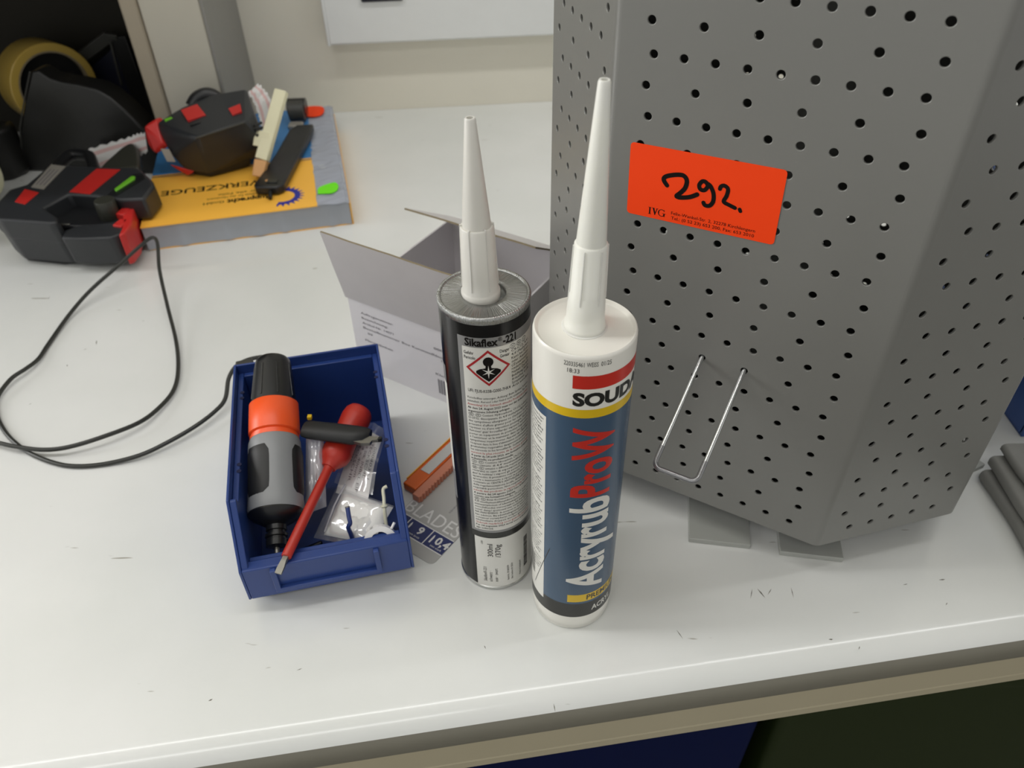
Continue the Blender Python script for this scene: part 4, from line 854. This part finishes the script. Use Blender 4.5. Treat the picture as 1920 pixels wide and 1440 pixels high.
b = NB(); prism(b, [(-408, 762), (-404.6, 757.5), (-394.5, 784), (-396, 791), (-400.5, 791)], 57.8, 60.2); put('green_lever', b, 'lime', t, bevel=1)
b = NB(); prism(b, [(-412, 752), (-402, 748), (-385, 788), (-392, 800), (-401, 799)], 57.6, 58.4); put('lever_slot', b, 'gunb', t)
b = NB(); prism(b, [(-501.8, 741), (-504.3, 769), (-486, 760.5), (-488.7, 735)], 57.9, 58.5); put('red_sticker', b, 'gunred', t)
b = NB(); prism(b, [(-499.7, 773.5), (-501.8, 827.8), (-483.6, 822), (-484.2, 768)], 57.9, 58.5); pl_ = put('type_plate', b, 'plate', t)
b = NB()
for i in range(3): rectm(b, 0, 1, 0, 1, (lambda i: lambda x, y: V(-497.5 + 4.4 * i + 1.6 * x, 779 + 36 * y - i * 1.2, 58.6))(i))
put('plate_print', b, 'greyink', t)
b = NB(); prism(b, [(-454.1, 760.5), (-446.5, 814), (-419.6, 810.8), (-430.4, 754.5)], 57.9, 58.6); put('red_panel', b, 'gunred', t)
b = NB(); tube(b, catmull([(-505, 826, 46), (-508, 868, 46), (-503, 880, 46), (-486, 877, 46), (-479, 869, 46), (-466, 845, 46), (-452, 820, 46)], 6), 6.5, 12); put('handle_loop', b, 'gunb', t, smooth=True)
b = NB(); prism(b, [(-497, 828), (-495, 840), (-478, 850), (-470, 848), (-472, 826)], 34, 44); put('label_roll', b, 'plate', t, bevel=3)
b = NB()
prism(b, [(-447, 818), (-446, 838), (-442, 872), (-438, 884), (-431, 885), (-421, 871), (-408, 838), (-402, 818)], 40, 57, (0, -4)); put('trigger', b, 'olive', t, bevel=5, seg=3)
b = NB(); tube(b, [(-467, 727, 45), (-452, 712, 48), (-438, 712, 47)], 1.0, 8); put('wire_spring', b, 'steel', t, smooth=True)

# ------------------------------------------------------------------ label gun on the catalogue
t = thing('label_gun', 'black price label gun with red nose lying on the orange catalogue', 'label gun', (-330, 868, 30))
def hull(name, pts, m, bev=3.0, seg=3):
    b = NB(); vs_ = [b.verts.new(p) for p in pts]; r = bmesh.ops.convex_hull(b, input=vs_)
    bmesh.ops.delete(b, geom=[v for v in b.verts if not v.link_faces], context='VERTS')
    bmesh.ops.dissolve_limit(b, angle_limit=rad(6), verts=b.verts[:], edges=b.edges[:])
    return put(name, b, m, t, bevel=bev, seg=seg, angle=18)
hull('body', [(-332, 822, 88), (-285, 853, 92), (-365, 887, 96), (-346, 887, 101), (-332, 897, 106), (-298, 918, 104), (-391, 868, 86), (-385, 858, 78), (-378, 851, 56), (-366, 850, 37), (-338, 842, 36), (-288, 880, 38), (-274, 868, 60), (-281, 873, 90), (-375, 905, 40), (-300, 930, 40)], 'gun', 4)
hull('lower_shell', [(-352, 847, 62), (-290, 866, 62), (-360, 852, 30.2), (-338, 845, 30.2), (-300, 870, 30.2), (-300, 920, 30.2), (-355, 900, 30.2), (-345, 890, 60)], 'gunb', 3)
hull('red_nose', [(-405, 864, 84), (-392, 872, 88), (-384, 852, 70), (-397, 852, 55), (-404, 860, 66), (-388, 880, 70), (-390, 885, 88), (-378, 856, 64)], 'gunred', 2)
hull('red_foot', [(-384, 851, 46), (-368, 849, 40), (-352, 846, 38), (-364, 847, 32), (-380, 860, 34)], 'gunred', 1.5)
def decal(nm, pts, m, e=0.5, th=1.0):
    b = NB(); P = [Vector(p) for p in pts]; n = (P[1] - P[0]).cross(P[3] - P[0]).normalized(); n = n if n.z > 0 else -n
    loft(b, [[p + n * (e - th) for p in P], [p + n * e for p in P]]); bmesh.ops.recalc_face_normals(b, faces=b.faces[:]); put(nm, b, m, t, bevel=0.3)
decal('red_panel', [(-361.6, 874, 97), (-344.4, 881, 100.6), (-329.5, 858.5, 97), (-349, 853, 93.2)], 'gunred', 1.2, 3)
decal('red_panel', [(-307.9, 871.7, 98.4), (-296.9, 881.1, 99.8), (-292.3, 867, 97), (-301.2, 860.4, 95.2)], 'gunred', 1.2, 3)
decal('price_window', [(-384.5, 844.8, 66), (-376.5, 848, 64), (-372.5, 845.5, 50), (-380.8, 842.5, 52)], 'plate', 1.5, 4)
decal('green_arrow', [(-381, 869, 89), (-374, 872, 90.5), (-371, 869.5, 90), (-379, 865.5, 88)], 'lime', 1.0, 2)
decal('slot', [(-345, 846, 93), (-334, 850, 94.5), (-332.5, 847, 94), (-343.5, 843, 92.5)], 'gunb', 0.6, 2)
b = NB(); tube(b, [(-333, 820.5, 87.5), (-308, 837, 89.5), (-287, 850.5, 91.5)], 1.2, 8); put('ridge', b, 'dkgrey', t, smooth=True)
b = NB(); tube(b, catmull([(-356, 893, 94), (-350, 899, 101), (-340, 903, 104), (-331, 904, 101), (-326, 903, 95)], 6), 7.5, 12); put('cover_hump', b, 'gunb', t, smooth=True)
for i in range(6):
    p = V(-276.5, 862.5, 84 - 5.5 * i); b = NB(); tube(b, [p + V(-3, -4, 0), p + V(3, 5, 0)], 1.5, 8); put('grip_rib', b, 'gunb', t, smooth=True)
# label strips
def ribbon(parent, nm, A, B, m, wav=1.6, n=26, seed=1, cr=0.0):
    A = catmull(A, 8); B = catmull(B, 8); n = len(A) - 1; b = NB(); k = 6; g = []
    for i in range(n + 1):
        row = []
        for j in range(k + 1):
            v = j / k; p = A[i] * (1 - v) + B[i] * v
            p = p + V(0, 0, cr * noise.noise(V(i * 0.35, v * 3, seed))) + ((A[i] - B[i]).normalized() * wav * math.sin(i * 1.7) if j in (0, k) else V(0, 0, 0))
            row.append(b.verts.new(p))
        g.append(row)
    for i in range(n):
        for j in range(k):
            f = b.faces.new((g[i][j], g[i + 1][j], g[i + 1][j + 1], g[i][j + 1])); f.material_index = 1 if j in (1, 4) else 0
    return put(nm, b, m, parent, smooth=True, angle=60)
o = ribbon(None, 'label_strip', [(-408.8, 872.0, 73.3), (-423.6, 885.0, 67.1), (-440.0, 893.0, 59.5), (-470.0, 905.0, 48.5), (-503.4, 915.0, 36.9)], [(-410.0, 866.0, 53.3), (-425.3, 876.0, 44.7), (-441.2, 884.0, 36.8), (-466.8, 893.0, 26.5), (-488.9, 900.0, 16.2)], ['paper', 'pink'], 1.2)
tag(o, 'white and pink strip of price labels trailing from the red nose', 'label strip')
o = ribbon(None, 'label_strip', [(-286.0, 925.0, 107), (-280, 925.0, 101), (-275, 925.0, 90), (-274.2, 926.0, 78.2), (-277.0, 926.0, 62.3), (-282.4, 926.0, 48.2)], [(-296.2, 916.0, 98.6), (-293, 914.0, 93.4), (-290.1, 912.0, 84), (-289, 911, 76), (-288, 909.0, 64.9), (-288.7, 908.0, 52.9)], ['paper', 'pink'], 0.8, seed=5, cr=5)
tag(o, 'crumpled end of price labels bunched behind the label gun, beside the cream stick', 'label strip')

# ------------------------------------------------------------------ cream stick and black sleeve on the catalogue
t = thing('cream_stick', 'cream flat plastic stick leaning up from the catalogue beside the black knife', 'stick', (-278, 838, 30))
def leaning(nm, P, Q, w0, w1, th, m, bev=1.0):
    P, Q = Vector(P), Vector(Q); d = (Q - P).normalized(); s_ = d.cross(V(-0.15, -0.75, 0.65)).normalized(); n = s_.cross(d); b = NB()
    loft(b, [[c + s_ * (w * i) + n * (th * j) for i, j in ((-1, -1), (1, -1), (1, 1), (-1, 1))] for c, w in ((P, w0), (P * .5 + Q * .5, (w0 + w1) / 2), (Q, w1))])
    put(nm, b, m, t, bevel=bev)
leaning('stick_body', (-275.5, 846, 50), (-250, 890, 111), 7.5, 7.0, 4, 'cream')
leaning('peach_tip', (-280.5, 834.5, 34.8), (-276, 845.5, 49.6), 6.5, 7.5, 3.4, 'peach')
leaning('belt_clip', (-276, 855, 61), (-272, 863, 76), 9.5, 9.0, 2.6, 'cream', 0.6)
t = thing('black_knife', 'black flat cutter knife lying over the gear emblem of the catalogue', 'knife', (-258, 880, 31))
b = NB(); prism(b, [(-277.5, 804), (-274, 798), (-250, 797), (-244.5, 804), (-240, 940), (-241, 968), (-262, 966), (-268, 950), (-270, 880)], 31.4, 41); put('handle', b, 'gunb', t, bevel=2)
b = NB(); lathe(b, [(2.2, 41), (2.4, 41.3), (2.4, 41.6)], (-264, 812, 0), n=16); put('rivet', b, 'peach', t)
b = NB(); box(b, -264, -252, 806, 814, 40.8, 42.2); put('slider', b, 'bplast', t, bevel=0.6)
b = NB(); tube(b, [(-259, 799, 36), (-257, 786, 33)], 2.2, 10); put('end_pin', b, 'bplast', t, smooth=True)
t = thing('tape_roller', 'small black and grey roller lying on the blue cover behind the black knife', 'roller', (-262, 990, 31))
b = NB(); tube(b, [(-277, 1003, 44), (-258, 1004, 44)], 12.5, 24); put('roller_drum', b, 'dkgrey', t, smooth=True)
b = NB(); tube(b, [(-280, 1010, 46), (-257, 1011, 46)], 11, 20); put('housing', b, 'bplast', t, smooth=True)
b = NB(); box(b, -276, -258, 975, 990, 30.2, 36, Matrix()); put('clear_foot', b, 'plate', t, bevel=2)

# ------------------------------------------------------------------ dispenser, tape roll and bracket in the dark niche
t = thing('tape_dispenser', 'large black tape dispenser with curved side standing behind the label guns', 'dispenser', (-510, 955, 0))
pr = [(-606, 0.3), (-604, 20), (-587, 55), (-566, 90), (-544, 124), (-536, 125), (-525, 116), (-510, 112), (-495, 110), (-473, 104), (-460, 95), (-449, 82), (-440, 69), (-432, 55), (-426, 36), (-422, 0.3)]
b = NB(); loft(b, [[V(x, 930 - 0.10 * (x + 520), z) for x, z in pr], [V(x * 0.992 - 4, 962, z * 0.98 + 0.01) for x, z in pr]]); put('housing', b, 'tdisp', t, bevel=2.5, seg=3, angle=30)
b = NB(); prism(b, [(-720, 905), (-640, 900), (-606, 912), (-596, 930), (-598, 950), (-720, 955)], 0.2, 62); put('rear_housing', b, 'tdisp', t, bevel=6, seg=3)
b = NB(); tube(b, [(-600, 939, 20), (-587.5, 936, 55), (-566.5, 934, 90), (-544.5, 931.5, 124)], 0.9, 8); put('edge_trim', b, 'dkgrey', t, smooth=True)
b = NB(); prism(b, [(-532, 0), (-470, -30), (-468, -26), (-526, 3)], 0, 3, mx=frame_mx((0, 927.4, 104), (1, -0.1, 0), (0, 0.1, 1))); put('raised_rib', b, 'bplast', t, bevel=1)
t = thing('tape_roll', 'roll of yellow packing tape hanging behind the black dispenser', 'tape', (-560, 1010, 40))
axr = V(0.72, -0.69, 0.05); b = NB(); cR_ = V(-576, 1014, 81.5)
lathe(b, [(42, 0), (50.5, 0.2), (51, 1), (51, 47), (50, 48), (42, 48)], cR_ - axr.normalized() * 24, axr, 56, cap=False); put('tape_winding', b, 'tape', t, smooth=True, angle=40)
b = NB(); lathe(b, [(42, 0.2), (40, 0.2), (40, 47.8), (42, 47.8)], cR_ - axr.normalized() * 24, axr, 48, cap=False); put('cardboard_core', b, 'kraft', t, smooth=True, angle=40)
b = NB(); lathe(b, [(36, 2), (39.6, 2), (39.6, 40), (36, 40)], cR_ - axr.normalized() * 24, axr, 40); put('hub', b, 'bplast', t, smooth=True, angle=40)
t = thing('tape_gun', 'grey angular tape gun frame in the dark niche beside the yellow tape', 'tape gun', (-500, 1040, 0))
def barm(nm, p0, p1, w, th, m):
    p0, p1 = Vector(p0), Vector(p1); d = (p1 - p0).normalized(); up = V(0, -0.4, 1); s_ = d.cross(V(0, 1, 0.2)).normalized(); n = d.cross(s_); b = NB()
    loft(b, [[c + s_ * w * i + n * th * j for i, j in ((-1, -1), (1, -1), (1, 1), (-1, 1))] for c in (p0, p1)]); put(nm, b, m, t, bevel=1)
barm('frame_arm', (-545, 1048, 99), (-496, 1048, 127), 6.8, 3, 'dkgrey')
barm('frame_arm', (-503, 1048, 128), (-486, 1048, 125), 3.6, 3, 'dkgrey')
barm('side_plate', (-486, 1050, 126), (-482, 1050, 10), 10, 3, 'tdisp')
barm('frame_edge', (-496, 1046, 120), (-500, 1046, 66), 1.3, 2, 'dkgrey')
b = NB(); prism(b, [(-545, 0), (-490, 0), (-488, 118), (-540, 84)], 0, 4, mx=frame_mx((0, 1060, 0.4), (1, 0, 0), (0, 0, 1))); put('back_plate', b, 'navyd', t, bevel=1)
b = NB(); box(b, -540, -478, 1040, 1062, 0.2, 8); put('base', b, 'tdisp', t, bevel=2)
t = thing('cream_roll', 'cream roll of tape at the left edge in front of the black dispenser', 'tape', (-624, 850, 0))
b = NB(); lathe(b, [(22, 0), (38, 0.3), (38.5, 1.5), (38.5, 23), (38, 24), (22, 24)], (-624, 846, 39), (0.25, 0.97, 0), 48, cap=False); put('tape_winding', b, 'cream', t, smooth=True, angle=40)
b = NB(); lathe(b, [(20, 0.5), (22, 0.5), (22, 23.5), (20, 23.5)], (-624, 846, 39), (0.25, 0.97, 0), 40, cap=False); put('cardboard_core', b, 'kraft', t, smooth=True, angle=40)

# ------------------------------------------------------------------ right of the display
def fold(parent, nm, x0, y0, x1, y1, z0, z1, seed, r=3.0):
    b = NB(); n = 16; rings = []
    for i in range(n + 1):
        y = y0 + (y1 - y0) * i / n; e = 2.2 * noise.noise(V(y * 0.03, seed, 1)); h_ = (z1 - z0) / 2; zc = (z0 + z1) / 2; ring = []
        for k in range(9):
            q = rad(90 + 22.5 * k); ring.append(V(x0 + e + r + (r + 0.6 * noise.noise(V(y * .08, k, seed))) * math.cos(q), y, zc + (h_ - 0.3) * math.sin(q)))
        ring += [V(x1, y, z0 + 0.3), V(x1, y, z1 - 0.3)]; rings.append(ring)
    loft(b, rings); bmesh.ops.recalc_face_normals(b, faces=b.faces[:]); put(nm, b, 'cloth', parent, smooth=True, angle=50)
t = thing('folded_sheet', 'stack of dirty grey folded sheets lying right of the pegboard display', 'sheets', (400, 330, 0))
fold(t, 'fold', 337, 240, 520, 388, 0.1, 11, 1); fold(t, 'fold', 340, 238, 518, 392, 11, 21, 2); fold(t, 'fold', 348, 246, 516, 396, 21, 29, 3)
t = thing('storage_bin', 'blue plastic bin standing behind the grey folded sheets', 'bin', (450, 500, 0))
b = NB()
for x0, x1, y0, y1 in ((389, 392, 432, 620), (500, 503, 432, 620), (389, 503, 430, 433), (389, 503, 617, 620)): box(b, x0, x1, y0, y1, 3, 150)
put('walls', b, 'bluebox', t); b = NB(); box(b, 390, 502, 431, 619, 0.2, 4); put('bin_floor', b, 'bluebox', t)
b = NB()
for x0, x1, y0, y1 in ((385, 392.5, 427, 624), (499, 507, 427, 624), (385, 507, 426, 433.5), (385, 507, 616, 624)): box(b, x0, x1, y0, y1, 143, 151)
put('rim', b, 'bluebox', t, bevel=1)
